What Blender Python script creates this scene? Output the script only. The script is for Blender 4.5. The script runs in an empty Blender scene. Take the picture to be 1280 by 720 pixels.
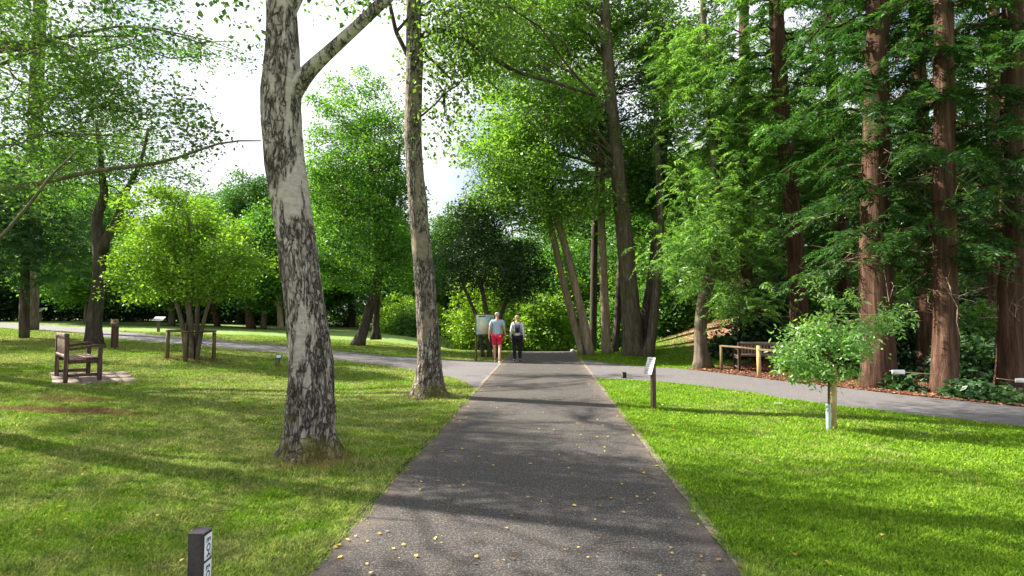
import bpy, math, random
import numpy as np
from mathutils import Vector, noise as mnoise
R = math.radians
rng = np.random.default_rng(7)
random.seed(7)
sc = bpy.context.scene
col = sc.collection

# ------------------------------------------------------------------ camera model
F = 700.0
CZ = 1.6
PITCH = math.atan(33 / 700)
FW = np.array([0, math.cos(PITCH), math.sin(PITCH)]); UP = np.array([0, -math.sin(PITCH), math.cos(PITCH)]); RT = np.array([1., 0, 0])

def sstep(a, b, x):
    t = np.clip((x - a) / (b - a), 0, 1); return t * t * (3 - 2 * t)

def gz(x, y):
    x = np.asarray(x, float); y = np.asarray(y, float)
    s = np.maximum(-x - 2.0, 0)
    z = 1.3 * (1 - np.exp(-s / 18)) * s / (s + 0.6)
    fall = np.maximum(y - 22.5, 0)
    z = z - (0.012 * fall ** 2 / (1 + 0.05 * fall)) * sstep(-7, -1, x) * (1 - sstep(12, 30, x)) * (1 - sstep(45, 80, y))
    z = z + 1.5 * np.exp(-((x - 9.6) / 3.2) ** 2 - ((y - 24) / 3.0) ** 2)      # earth bank
    z = z + 0.02 * np.sin(x * 1.3 + 1) * np.sin(y * 0.9) * sstep(1.8, 3.5, np.abs(x - 0.06 * y))
    return z

def ray(px, py):
    return RT * (px - 640) / F + UP * (360 - py) / F + FW
def W(px, py, Y):
    d = ray(px, py); t = Y / d[1]
    return np.array([0, 0, CZ]) + d * t
def G(px, py):
    d = ray(px, py); d = d / d[1]; Y = 1.0
    while Y < 160:
        if CZ + d[2] * Y <= float(gz(d[0] * Y, Y)): break
        Y *= 1.01
    lo, hi = Y / 1.01, Y
    for _ in range(20):
        m = (lo + hi) / 2
        if CZ + d[2] * m <= float(gz(d[0] * m, m)): hi = m
        else: lo = m
    x, y = d[0] * hi, hi
    return np.array([x, y, float(gz(x, y))])

# ------------------------------------------------------------------ mesh helper
class MB:
    def __init__(s): s.v = []; s.f = []; s.t = []; s.n = 0
    def add(s, V, Fc, tint=None):
        V = np.asarray(V, float).reshape(-1, 3); Fc = np.asarray(Fc, int)
        s.v.append(V); s.f.append(Fc + s.n); s.n += len(V)
        s.t.append(np.full(len(V), .5) if tint is None else np.asarray(tint, float))
    def build(s, name, mat, parent=None, smooth=True, origin=None):
        me = bpy.data.meshes.new(name)
        V = np.concatenate(s.v); T = np.concatenate(s.t)
        if origin is not None: V = V - np.asarray(origin)
        loops = np.concatenate([f.ravel() for f in s.f]); tot = np.concatenate([np.full(len(f), f.shape[1]) for f in s.f])
        me.vertices.add(len(V)); me.vertices.foreach_set('co', V.astype(np.float32).ravel())
        me.loops.add(len(loops)); me.loops.foreach_set('vertex_index', loops.astype(np.int32))
        me.polygons.add(len(tot)); st = np.concatenate([[0], np.cumsum(tot)[:-1]])
        me.polygons.foreach_set('loop_start', st.astype(np.int32)); me.polygons.foreach_set('loop_total', tot.astype(np.int32))
        if smooth: me.polygons.foreach_set('use_smooth', np.ones(len(tot), bool))
        a = me.attributes.new('tint', 'FLOAT', 'POINT'); a.data.foreach_set('value', T.astype(np.float32))
        me.update(calc_edges=True); me.validate()
        me.materials.append(mat)
        o = bpy.data.objects.new(name, me); col.objects.link(o)
        if parent is not None: o.parent = parent
        return o
    # shapes
    def tube(s, pts, rad, n=8, cap=True, wob=0, seed=0, tint=None):
        P = np.asarray(pts, float); r = np.asarray(rad, float) * np.ones(len(P))
        T = np.gradient(P, axis=0); T /= np.linalg.norm(T, axis=1)[:, None] + 1e-9
        a = np.array([1., 0, 0]) if abs(T[0][0]) < .8 else np.array([0, 1., 0])
        A = []; 
        for t in T:
            a = a - t * a.dot(t); a /= np.linalg.norm(a) + 1e-9; A.append(a)
        A = np.array(A); B = np.cross(T, A)
        th = np.linspace(0, 2 * np.pi, n, endpoint=False)
        rr = r[:, None] * np.ones(n)[None]
        if wob:
            for i in range(len(P)):
                for j in range(n):
                    rr[i, j] *= 1 + wob * mnoise.noise(Vector((math.cos(th[j]) * 1.3 + seed, math.sin(th[j]) * 1.3, float(P[i][2]) * 1.1)))
        V = P[:, None] + rr[..., None] * (np.cos(th)[None, :, None] * A[:, None] + np.sin(th)[None, :, None] * B[:, None])
        m = len(P); i, j = np.meshgrid(np.arange(m - 1), np.arange(n), indexing='ij'); j2 = (j + 1) % n
        Fc = np.stack([i * n + j, i * n + j2, (i + 1) * n + j2, (i + 1) * n + j], -1).reshape(-1, 4)
        base = s.n
        s.add(V, Fc, None if tint is None else np.full(m * n, tint))
        if cap and n >= 3:
            for k in (0, m - 1):
                s.f.append((np.array([[k * n + q for q in (range(n) if k else range(n - 1, -1, -1))]]) + base))
    def box(s, c, d, rot=0, bev=0, M=None):
        x, y, z = np.asarray(d) / 2
        if bev > 0:
            b = bev; V = []
            # chamfered box, 24 verts
            for sx in (-1, 1):
                for sy in (-1, 1):
                    for sz in (-1, 1):
                        V += [(sx * x, sy * (y - b), sz * (z - b)), (sx * (x - b), sy * y, sz * (z - b)), (sx * (x - b), sy * (y - b), sz * z)]
            V = np.array(V); idx = lambda sx, sy, sz, k: (((sx > 0) * 4 + (sy > 0) * 2 + (sz > 0)) * 3 + k)
            q = []
            def f4(l): q.append(l)
            for a in (-1, 1):
                f4([idx(a, -1, -1, 0), idx(a, 1, -1, 0), idx(a, 1, 1, 0), idx(a, -1, 1, 0)])
                f4([idx(-1, a, -1, 1), idx(1, a, -1, 1), idx(1, a, 1, 1), idx(-1, a, 1, 1)])
                f4([idx(-1, -1, a, 2), idx(1, -1, a, 2), idx(1, 1, a, 2), idx(-1, 1, a, 2)])
                for b2 in (-1, 1):
                    f4([idx(a, b2, -1, 0), idx(a, b2, 1, 0), idx(a, b2, 1, 1), idx(a, b2, -1, 1)])
                    f4([idx(a, -1, b2, 0), idx(a, 1, b2, 0), idx(a, 1, b2, 2), idx(a, -1, b2, 2)])
                    f4([idx(-1, a, b2, 1), idx(1, a, b2, 1), idx(1, a, b2, 2), idx(-1, a, b2, 2)])
            tri = [[idx(a, b2, c2, 0), idx(a, b2, c2, 1), idx(a, b2, c2, 2)] for a in (-1, 1) for b2 in (-1, 1) for c2 in (-1, 1)]
            fs = [np.array(q), np.array(tri)]
        else:
            V = np.array([(a * x, b * y, c_ * z) for a in (-1, 1) for b in (-1, 1) for c_ in (-1, 1)])
            fs = [np.array([[0, 1, 3, 2], [4, 6, 7, 5], [0, 4, 5, 1], [2, 3, 7, 6], [0, 2, 6, 4], [1, 5, 7, 3]])]
        if M is not None: V = V @ np.asarray(M).T
        cr, sr = math.cos(rot), math.sin(rot)
        V = V @ np.array([[cr, sr, 0], [-sr, cr, 0], [0, 0, 1]]) + np.asarray(c)
        b0 = s.n; s.add(V, fs[0])
        for f in fs[1:]: s.f.append(f + b0)
    def leaves(s, P, D, N, L, Wd, tint):
        """rhombic leaves: base P, direction D, normal N"""
        D = D / (np.linalg.norm(D, axis=1)[:, None] + 1e-9)
        S = np.cross(N, D); S /= np.linalg.norm(S, axis=1)[:, None] + 1e-9
        L = np.asarray(L)[:, None]; Wd = np.asarray(Wd)[:, None]
        NN = np.cross(D, S)
        V = np.stack([P, P + D * L * .45 + S * Wd * .5 + NN * Wd * .12, P + D * L, P + D * L * .45 - S * Wd * .5 + NN * Wd * .12], 1).reshape(-1, 3)
        n = len(P); Fc = np.arange(n * 4).reshape(n, 4)
        s.add(V, Fc, np.repeat(tint, 4))

def empty(name, loc, label=None, cat=None, group=None, rz=0):
    o = bpy.data.objects.new(name, None); col.objects.link(o); o.location = Vector([float(a) for a in loc]); o.rotation_euler = (0, 0, rz); o.empty_display_size = .2
    tag(o, label, cat, group); return o
def tag(o, label=None, cat=None, group=None, kind=None):
    if label: o['label'] = label
    if cat: o['category'] = cat
    if group: o['group'] = group
    if kind: o['kind'] = kind
    return o

# ------------------------------------------------------------------ materials
def mat(name):
    m = bpy.data.materials.new(name); m.use_nodes = True; nt = m.node_tree; nt.nodes.clear()
    out = nt.nodes.new('ShaderNodeOutputMaterial'); return m, nt, out
def nd(nt, t, **kw):
    n = nt.nodes.new('ShaderNode' + t)
    for k, v in kw.items():
        if k in n.inputs.keys() if isinstance(k, str) else False: n.inputs[k].default_value = v
        else: setattr(n, k, v)
    return n
def noise_n(nt, vec, scale, detail=4, rough=.55, dist=0):
    n = nt.nodes.new('ShaderNodeTexNoise'); n.inputs['Scale'].default_value = scale; n.inputs['Detail'].default_value = detail
    n.inputs['Roughness'].default_value = rough; n.inputs['Distortion'].default_value = dist
    if vec: nt.links.new(vec, n.inputs['Vector'])
    return n.outputs['Fac']
def ramp(nt, fac, stops, interp='LINEAR'):
    n = nt.nodes.new('ShaderNodeValToRGB'); cr = n.color_ramp; cr.interpolation = interp
    while len(cr.elements) < len(stops): cr.elements.new(.5)
    for e, (p, c) in zip(cr.elements, stops):
        e.position = p; e.color = (*c, 1) if not isinstance(c, (int, float)) else (c, c, c, 1)
    nt.links.new(fac, n.inputs['Fac']); return n.outputs['Color']
def mapping(nt, scale=(1, 1, 1), src='Object'):
    tc = nt.nodes.new('ShaderNodeTexCoord'); mp = nt.nodes.new('ShaderNodeMapping'); mp.inputs['Scale'].default_value = scale
    nt.links.new(tc.outputs[src], mp.inputs['Vector']); return mp.outputs['Vector']
def mix(nt, fac, a, b, mode='MIX'):
    n = nt.nodes.new('ShaderNodeMix'); n.data_type = 'RGBA'; n.blend_type = mode
    for sck, v in ((n.inputs[0], fac), (n.inputs[6], a), (n.inputs[7], b)):
        if isinstance(v, (int, float)): sck.default_value = v
        elif isinstance(v, tuple): sck.default_value = (*v, 1)
        else: nt.links.new(v, sck)
    return n.outputs[2]
def bsdf(nt, out, colr, rough=.8, bump=None, bstr=.3, bdist=.02, spec=.3):
    p = nt.nodes.new('ShaderNodeBsdfPrincipled'); p.inputs['Specular IOR Level'].default_value = spec
    if isinstance(colr, tuple): p.inputs['Base Color'].default_value = (*colr, 1)
    else: nt.links.new(colr, p.inputs['Base Color'])
    if isinstance(rough, (int, float)): p.inputs['Roughness'].default_value = rough
    else: nt.links.new(rough, p.inputs['Roughness'])
    if bump is not None:
        b = nt.nodes.new('ShaderNodeBump'); b.inputs['Strength'].default_value = bstr; b.inputs['Distance'].default_value = bdist
        nt.links.new(bump, b.inputs['Height']); nt.links.new(b.outputs['Normal'], p.inputs['Normal'])
    nt.links.new(p.outputs[0], out.inputs['Surface']); return p

def leaf_mat(name, lo, mid, hi, trans=.45, tcol=(1.35, 1.35, .6), gloss=.03):
    m, nt, out = mat(name)
    at = nt.nodes.new('ShaderNodeAttribute'); at.attribute_name = 'tint'
    c = ramp(nt, at.outputs['Fac'], [(0, lo), (.5, mid), (1, hi)])
    oi = nt.nodes.new('ShaderNodeObjectInfo')
    hs = nt.nodes.new('ShaderNodeHueSaturation'); 
    mr = nt.nodes.new('ShaderNodeMapRange'); nt.links.new(oi.outputs['Random'], mr.inputs[0]); mr.inputs[3].default_value = .485; mr.inputs[4].default_value = .512
    nt.links.new(mr.outputs[0], hs.inputs['Hue']); nt.links.new(c, hs.inputs['Color'])
    mr2 = nt.nodes.new('ShaderNodeMapRange'); nt.links.new(oi.outputs['Random'], mr2.inputs[0]); mr2.inputs[3].default_value = 1.15; mr2.inputs[4].default_value = .85
    nt.links.new(mr2.outputs[0], hs.inputs['Value'])
    c = hs.outputs[0]
    d = nt.nodes.new('ShaderNodeBsdfDiffuse'); nt.links.new(c, d.inputs['Color'])
    t = nt.nodes.new('ShaderNodeBsdfTranslucent'); nt.links.new(mix(nt, 1.0, c, tcol, 'MULTIPLY'), t.inputs['Color'])
    mx = nt.nodes.new('ShaderNodeMixShader'); mx.inputs[0].default_value = trans
    nt.links.new(d.outputs[0], mx.inputs[1]); nt.links.new(t.outputs[0], mx.inputs[2])
    g = nt.nodes.new('ShaderNodeBsdfGlossy'); g.inputs['Roughness'].default_value = .45; g.inputs['Color'].default_value = (.9, .95, .9, 1)
    m2 = nt.nodes.new('ShaderNodeMixShader'); m2.inputs[0].default_value = gloss
    nt.links.new(mx.outputs[0], m2.inputs[1]); nt.links.new(g.outputs[0], m2.inputs[2])
    nt.links.new(m2.outputs[0], out.inputs['Surface']); return m

def bark_mat(name, c1, c2, c3, sc_=(9, 9, 1.6), bstr=.8, moss=None):
    m, nt, out = mat(name)
    v = mapping(nt, sc_)
    a = noise_n(nt, v, 1.0, 8, .65, .4); b = noise_n(nt, v, 3.2, 6, .7)
    c = ramp(nt, a, [(.3, c1), (.5, c2), (.68, c3)])
    c = mix(nt, .45, c, ramp(nt, b, [(.35, .25), (.6, 1.0)]), 'MULTIPLY')
    if moss:
        g = noise_n(nt, mapping(nt), .9, 3); c = mix(nt, ramp(nt, g, [(.5, 0.), (.7, .7)]), c, moss)
    h = mix(nt, .5, a, b)
    bsdf(nt, out, c, .9, h, bstr, .04, .15); return m

def birch_mat(name, white, pinkish):
    m, nt, out = mat(name)
    v = mapping(nt, (5.5, 5.5, 2.0)); v2 = mapping(nt, (1.8, 1.8, 9)); vo = mapping(nt)
    a = noise_n(nt, mapping(nt, (8, 8, 1.5)), 1.0, 9, .68, .9)          # dark ruptured plates
    big = noise_n(nt, mapping(nt, (2.6, 2.6, .9)), 1.0, 6, .68, .6)
    fine = noise_n(nt, v2, 2.0, 5, .7)            # horizontal lenticels
    vor = nt.nodes.new('ShaderNodeTexVoronoi'); vor.feature = 'DISTANCE_TO_EDGE'; vor.inputs['Scale'].default_value = 1.0
    wv = nt.nodes.new('ShaderNodeVectorMath'); wv.operation = 'ADD'
    nn = nt.nodes.new('ShaderNodeTexNoise'); nn.inputs['Scale'].default_value = 3.0; nt.links.new(vo, nn.inputs['Vector'])
    sc2 = nt.nodes.new('ShaderNodeVectorMath'); sc2.operation = 'SCALE'; sc2.inputs['Scale'].default_value = 3.2; nt.links.new(nn.outputs['Color'], sc2.inputs[0])
    nt.links.new(mapping(nt, (12, 12, 4.2)), wv.inputs[0]); nt.links.new(sc2.outputs[0], wv.inputs[1]); nt.links.new(wv.outputs[0], vor.inputs['Vector'])
    rdg = nt.nodes.new('ShaderNodeMath'); rdg.operation = 'SUBTRACT'; nt.links.new(noise_n(nt, mapping(nt, (13, 13, 3.6)), 1.0, 7, .62, .5), rdg.inputs[0]); rdg.inputs[1].default_value = .5
    rab = nt.nodes.new('ShaderNodeMath'); rab.operation = 'ABSOLUTE'; nt.links.new(rdg.outputs[0], rab.inputs[0])
    crack = mix(nt, 1., ramp(nt, vor.outputs['Distance'], [(.0, .25), (.10, 1.)]), ramp(nt, rab.outputs[0], [(.004, 0.), (.055, 1.)]), 'MULTIPLY')
    sx = nt.nodes.new('ShaderNodeSeparateXYZ'); nt.links.new(vo, sx.inputs[0])
    # more rough black bark towards the foot, which stays with the tree
    hz = nt.nodes.new('ShaderNodeMapRange'); nt.links.new(sx.outputs['Z'], hz.inputs[0]); hz.inputs[1].default_value = 0; hz.inputs[2].default_value = 2.6
    hz.inputs[3].default_value = .12; hz.inputs[4].default_value = -.03
    ad = nt.nodes.new('ShaderNodeMath'); ad.operation = 'ADD'; nt.links.new(big, ad.inputs[0]); nt.links.new(hz.outputs[0], ad.inputs[1])
    ad2 = nt.nodes.new('ShaderNodeMath'); ad2.operation = 'MULTIPLY_ADD'; nt.links.new(a, ad2.inputs[0]); ad2.inputs[1].default_value = .6; nt.links.new(ad.outputs[0], ad2.inputs[2])
    mask = ramp(nt, ad2.outputs[0], [(.745, 0.), (.79, 1.)])
    paper = mix(nt, ramp(nt, fine, [(.45, 0.), (.62, .8)]), white, pinkish)
    paper = mix(nt, ramp(nt, noise_n(nt, vo, 14, 5, .7), [(.42, 0.), (.7, .5)]), paper, tuple(x * .5 for x in pinkish))
    dark = mix(nt, crack, (.02, .017, .014), ramp(nt, a, [(.3, (.055, .045, .038)), (.44, (.15, .125, .105)), (.54, (.28, .24, .21)), (.66, (.40, .36, .33))]))
    c = mix(nt, mask, paper, dark)
    hz2 = nt.nodes.new('ShaderNodeMapRange'); nt.links.new(sx.outputs['Z'], hz2.inputs[0]); hz2.inputs[1].default_value = 0; hz2.inputs[2].default_value = .75
    hz2.inputs[3].default_value = .32; hz2.inputs[4].default_value = -.1
    ad3 = nt.nodes.new('ShaderNodeMath'); ad3.operation = 'ADD'; nt.links.new(hz2.outputs[0], ad3.inputs[0]); nt.links.new(noise_n(nt, vo, 4, 4), ad3.inputs[1])
    c = mix(nt, ramp(nt, ad3.outputs[0], [(.62, 0.), (.80, .8)]), c, mix(nt, ramp(nt, noise_n(nt, vo, 22, 6, .8), [(.35, 0.), (.65, 1.)]), (.035, .035, .012), (.20, .185, .035)))
    h = mix(nt, mask, ramp(nt, fine, [(0, .55), (1, .75)]), mix(nt, .6, crack, a))
    bsdf(nt, out, c, .85, h, .9, .035, .2); return m

M = {}
M['lf_bright'] = leaf_mat('leaf_bright', (.05, .135, .022), (.105, .25, .036), (.20, .38, .06), .55)
M['lf_lime'] = leaf_mat('leaf_lime', (.11, .21, .02), (.19, .32, .03), (.29, .42, .05), .58)
M['lf_mid'] = leaf_mat('leaf_mid', (.035, .095, .018), (.07, .175, .03), (.145, .29, .05), .5)
M['lf_dark'] = leaf_mat('leaf_dark', (.012, .035, .010), (.022, .06, .014), (.04, .09, .02), .3)
M['lf_birch'] = leaf_mat('leaf_birch', (.035, .085, .02), (.075, .165, .034), (.16, .29, .055), .55)
M['lf_blue'] = leaf_mat('leaf_blue_green', (.025, .08, .035), (.05, .13, .05), (.09, .18, .06), .35)
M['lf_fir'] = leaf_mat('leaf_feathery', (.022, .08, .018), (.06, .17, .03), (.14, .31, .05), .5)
M['lf_firshade'] = leaf_mat('leaf_feathery_shaded', (.014, .05, .014), (.036, .105, .024), (.09, .21, .04), .42)  # feathery leaf darkened, deep shade of the right-hand wood painted into its colour
M['lf_firb'] = leaf_mat('leaf_feathery_bright', (.065, .16, .04), (.13, .27, .06), (.21, .38, .09), .55)
M['lf_sap'] = leaf_mat('leaf_sapling', (.07, .19, .04), (.13, .28, .07), (.23, .40, .11), .5, gloss=.05)
M['lf_under'] = leaf_mat('leaf_understory', (.015, .05, .015), (.03, .09, .025), (.06, .15, .04), .35, gloss=.05)
M['bark'] = bark_mat('bark_grey_brown', (.05, .04, .03), (.12, .095, .07), (.21, .17, .13), moss=(.08, .09, .02))
M['bark_red'] = bark_mat('bark_red_brown', (.03, .016, .012), (.085, .045, .030), (.165, .095, .066), (14, 14, .8), 1.0)
M['bark_pale'] = bark_mat('bark_pale_buff', (.16, .12, .085), (.30, .23, .16), (.42, .34, .25))
M['bark_dark'] = bark_mat('bark_dark', (.03, .025, .02), (.07, .055, .045), (.13, .11, .085))
M['birchA'] = birch_mat('bark_birch_white', (.40, .36, .33), (.29, .235, .20))
M['birchB'] = birch_mat('bark_birch_buff', (.23, .185, .14), (.15, .115, .085))

def simple(name, c, rough=.7, nscale=30, var=.35, bstr=.15, stretch=(1, 1, 1), spec=.3):
    m, nt, out = mat(name); v = mapping(nt, stretch); a = noise_n(nt, v, nscale, 5, .6)
    lo = tuple(x * (1 - var) for x in c); hi = tuple(min(1, x * (1 + var)) for x in c)
    cc = ramp(nt, a, [(.3, lo), (.7, hi)]); bsdf(nt, out, cc, rough, a, bstr, .01, spec); return m
M['wood_dark'] = simple('weathered_dark_wood', (.075, .042, .032), .75, 6, .45, .4, (6, 6, 1))
M['wood_slat'] = simple('sunlit_slat_wood', (.34, .24, .19), .75, 20, .3, .3)  # pale tone puts the sunlight on seat and back into the colour
M['wood_post'] = simple('post_wood', (.13, .095, .05), .85, 6, .4, .4, (5, 5, 1))
M['wood_pale'] = simple('pale_new_wood', (.42, .31, .14), .8, 6, .3, .3, (5, 5, 1))
M['plastic_dark'] = simple('dark_recycled_plastic', (.032, .026, .024), .5, 60, .3, .2)
M['plastic_top'] = simple('dark_post_top', (.16, .13, .14), .55, 60, .2, .1)
M['plaque'] = simple('white_plaque', (.62, .66, .66), .4, 20, .08, .02)
M['ink'] = simple('dark_ink', (.03, .05, .06), .5, 20, .1, 0)
M['teal'] = simple('teal_sign', (.02, .13, .14), .4, 20, .15, .02)
M['white'] = simple('white_paint', (.75, .75, .73), .5, 20, .06, .02)
M['metal'] = simple('grey_metal', (.25, .26, .27), .4, 20, .1, .05)
M['slab'] = simple('paving_slab', (.27, .215, .18), .85, 12, .25, .2)
M['guard'] = simple('pale_mesh_guard', (.45, .58, .55), .5, 20, .1, .05)
M['skin'] = simple('skin', (.50, .27, .19), .55, 20, .08, .02)
M['shirt'] = simple('blue_grey_shirt', (.33, .42, .52), .85, 25, .18, .2)
M['shorts'] = simple('red_shorts', (.50, .02, .05), .8, 25, .15, .2)
M['blouse'] = simple('white_top', (.72, .68, .76), .85, 25, .1, .2)
M['trouser'] = simple('black_trousers', (.012, .012, .018), .85, 25, .2, .2)
M['hair_w'] = simple('white_hair', (.60, .56, .50), .7, 60, .2, .3)
M['hair_b'] = simple('ash_blonde_hair', (.60, .46, .30), .7, 60, .25, .3)
M['pack'] = simple('grey_pack', (.09, .095, .13), .8, 30, .4, .3)
M['pack2'] = simple('pack_dark_trim', (.02, .02, .03), .7, 30, .2, .1)
M['shoe_w'] = simple('white_shoe', (.7, .7, .7), .6, 30, .1, .1)
M['shoe_d'] = simple('dark_shoe', (.02, .02, .02), .6, 30, .1, .1)
M['rope'] = simple('rope', (.35, .26, .16), .9, 60, .3, .2)
M['deadleaf'] = leaf_mat('fallen_leaf', (.14, .07, .03), (.42, .27, .08), (.75, .60, .12), .2)
M['grassblade'] = None

# grass / lawn
def lawn_colour(nt):
    v = mapping(nt, (1, 1, 1))
    big = noise_n(nt, v, .35, 4, .6, .3); midn = noise_n(nt, v, 2.2, 5, .6); fine = noise_n(nt, v, 45, 4, .75)
    c = ramp(nt, fine, [(.25, (.04, .11, .010)), (.5, (.125, .245, .026)), (.75, (.22, .36, .05))])
    c2 = ramp(nt, fine, [(.25, (.085, .12, .045)), (.5, (.20, .255, .10)), (.75, (.33, .36, .18))])
    sx = nt.nodes.new('ShaderNodeSeparateXYZ'); nt.links.new(v, sx.inputs[0])
    mr = nt.nodes.new('ShaderNodeMapRange'); nt.links.new(sx.outputs['X'], mr.inputs[0]); mr.inputs[1].default_value = -1; mr.inputs[2].default_value = 2.5
    mr.inputs[3].default_value = .05; mr.inputs[4].default_value = -.07      # the left lawn is drier and more worn
    ad = nt.nodes.new('ShaderNodeMath'); ad.operation = 'ADD'; nt.links.new(mix(nt, .5, big, midn), ad.inputs[0]); nt.links.new(mr.outputs[0], ad.inputs[1])
    c = mix(nt, ramp(nt, ad.outputs[0], [(.44, 0.), (.60, .95)]), c, c2)
    c = mix(nt, ramp(nt, noise_n(nt, v, 5.5, 6, .75, .8), [(.52, 0.), (.66, .65)]), c, (.03, .09, .02))
    c = mix(nt, ramp(nt, noise_n(nt, v, 8.5, 5, .8, .4), [(.60, 0.), (.70, .6)]), c, (.27, .23, .12))
    return c, v, fine
m, nt, out = mat('lawn'); c, v, fine = lawn_colour(nt)
# bare worn patch left of birch by the bench, and dry ring at tree feet
def spot(nt, v, x, y, rx, ry):
    s = nt.nodes.new('ShaderNodeMapping'); s.vector_type = 'POINT'; s.inputs['Location'].default_value = (-x / rx, -y / ry, 0); s.inputs['Scale'].default_value = (1 / rx, 1 / ry, 0)
    nt.links.new(v, s.inputs['Vector']); l = nt.nodes.new('ShaderNodeVectorMath'); l.operation = 'LENGTH'; nt.links.new(s.outputs[0], l.inputs[0])
    a = nt.nodes.new('ShaderNodeMath'); a.operation = 'ADD'; nt.links.new(l.outputs['Value'], a.inputs[0])
    b = nt.nodes.new('ShaderNodeMath'); b.operation = 'MULTIPLY_ADD'; nt.links.new(noise_n(nt, v, 3.5, 5, .7), b.inputs[0]); b.inputs[1].default_value = 1.6; b.inputs[2].default_value = -.8
    nt.links.new(b.outputs[0], a.inputs[1]); return ramp(nt, a.outputs[0], [(.5, .9), (1.0, 0.)])
gA = G(388, 572); gB = G(537, 496); gF = G(238, 450); gW = G(85, 514); gC = G(117, 432)
spots = [(9.7, 23.2, 3.9, 3.4, (.36, .205, .155)), (gA[0] + .1, gA[1] - .2, .55, .42, (.25, .19, .08)), (gB[0] - .1, gB[1] - .1, .5, .4, (.22, .15, .08)), (gF[0], gF[1], 1.3, .8, (.13, .11, .05)), (gW[0], gW[1], 1.5, .28, (.17, .10, .06)), (-6.9,8.9,.7,.4,(.2,.17,.06))]
for (x, y, rx, ry, cc) in spots: c = mix(nt, spot(nt, v, x, y, rx, ry), c, cc)
bsdf(nt, out, c, .95, fine, .6, .03, .1); M['lawn'] = m
M['blade'] = None
m, nt, out = mat('grass_blade'); c, v, fine = lawn_colour(nt)
at = nt.nodes.new('ShaderNodeAttribute'); at.attribute_name = 'tint'
c = mix(nt, 1., c, ramp(nt, at.outputs['Fac'], [(0, (.8, .85, .7)), (.85, (1.75, 1.6, 1.1)), (.94, (3.0, 2.0, 1.8))]), 'MULTIPLY')
for (x, y, rx, ry, cc) in spots: c = mix(nt, spot(nt, v, x, y, rx, ry), c, tuple(q * 1.3 for q in cc))
d = nt.nodes.new('ShaderNodeBsdfDiffuse'); nt.links.new(c, d.inputs[0]); t = nt.nodes.new('ShaderNodeBsdfTranslucent'); nt.links.new(c, t.inputs[0])
mx = nt.nodes.new('ShaderNodeMixShader'); mx.inputs[0].default_value = .35; nt.links.new(d.outputs[0], mx.inputs[1]); nt.links.new(t.outputs[0], mx.inputs[2]); nt.links.new(mx.outputs[0], out.inputs[0])
M['blade'] = m

def asphalt(name, lo, hi, grit, warm, dusty=False):
    m, nt, out = mat(name); v = mapping(nt)
    f = noise_n(nt, v, 140, 3, .8); g = noise_n(nt, v, 1.1, 5, .6, .3); s = noise_n(nt, v, 9, 5, .7)
    c = ramp(nt, mix(nt, .5, f, noise_n(nt, v, 60, 3, .8)), [(.38, lo), (.52, hi), (.66, grit)])
    c = mix(nt, ramp(nt, mix(nt, .4, g, s), [(.42, 0.), (.62, .8)]), c, mix(nt, 1., c, warm, 'MULTIPLY'))
    vo = nt.nodes.new('ShaderNodeTexVoronoi'); vo.inputs['Scale'].default_value = 48; nt.links.new(v, vo.inputs['Vector'])
    pk = ramp(nt, vo.outputs['Distance'], [(.16, 1.), (.26, 0.)])
    c = mix(nt, mix(nt, 1., pk, ramp(nt, noise_n(nt, v, 25, 2), [(.5, 0.), (.62, .8)]), 'MULTIPLY'), c, grit)
    if dusty:
        cv = nt.nodes.new('ShaderNodeTexVoronoi'); cv.feature = 'DISTANCE_TO_EDGE'; cv.inputs['Scale'].default_value = .55
        av = nt.nodes.new('ShaderNodeVectorMath'); av.operation = 'ADD'; cn = nt.nodes.new('ShaderNodeTexNoise'); cn.inputs['Scale'].default_value = 2.2; cn.inputs['Detail'].default_value = 6; nt.links.new(v, cn.inputs['Vector'])
        nt.links.new(v, av.inputs[0]); nt.links.new(cn.outputs['Color'], av.inputs[1]); nt.links.new(av.outputs[0], cv.inputs['Vector'])
        ck = mix(nt, 1., ramp(nt, cv.outputs['Distance'], [(.0, 1.), (.006, 0.)]), ramp(nt, noise_n(nt, v, .7, 2), [(.5, 0.), (.58, .8)]), 'MULTIPLY')
        c = mix(nt, ck, c, (.012, .011, .01))
    if dusty:      # worn, dusty tan margins along both edges of the main path
        sx = nt.nodes.new('ShaderNodeSeparateXYZ'); nt.links.new(v, sx.inputs[0])
        u = nt.nodes.new('ShaderNodeMath'); u.operation = 'MULTIPLY_ADD'; nt.links.new(sx.outputs['Y'], u.inputs[0]); u.inputs[1].default_value = -.06; nt.links.new(sx.outputs['X'], u.inputs[2])
        u2 = nt.nodes.new('ShaderNodeMath'); u2.operation = 'ADD'; nt.links.new(u.outputs[0], u2.inputs[0]); u2.inputs[1].default_value = .1225
        u3 = nt.nodes.new('ShaderNodeMath'); u3.operation = 'ABSOLUTE'; nt.links.new(u2.outputs[0], u3.inputs[0])
        u4 = nt.nodes.new('ShaderNodeMath'); u4.operation = 'MULTIPLY_ADD'; nt.links.new(noise_n(nt, v, 2.6, 6, .75), u4.inputs[0]); u4.inputs[1].default_value = .9; nt.links.new(u3.outputs[0], u4.inputs[2])
        dust = mix(nt, f, (.075, .055, .046), (.30, .24, .20))
        c = mix(nt, ramp(nt, u4.outputs[0], [(.0, 0.), (1., 0.)]), c, dust) if 0 else mix(nt, (lambda r_: (setattr(r_, 'clamp', True), r_.inputs.__getitem__(1).__setattr__('default_value', 1.52), r_.inputs.__getitem__(2).__setattr__('default_value', 1.92), r_.inputs.__getitem__(4).__setattr__('default_value', .8), nt.links.new(u4.outputs[0], r_.inputs[0]), r_.outputs[0])[-1])(nt.nodes.new('ShaderNodeMapRange')), c, dust)
    bsdf(nt, out, c, .85, f, 1., .012, .25); return m
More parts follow.
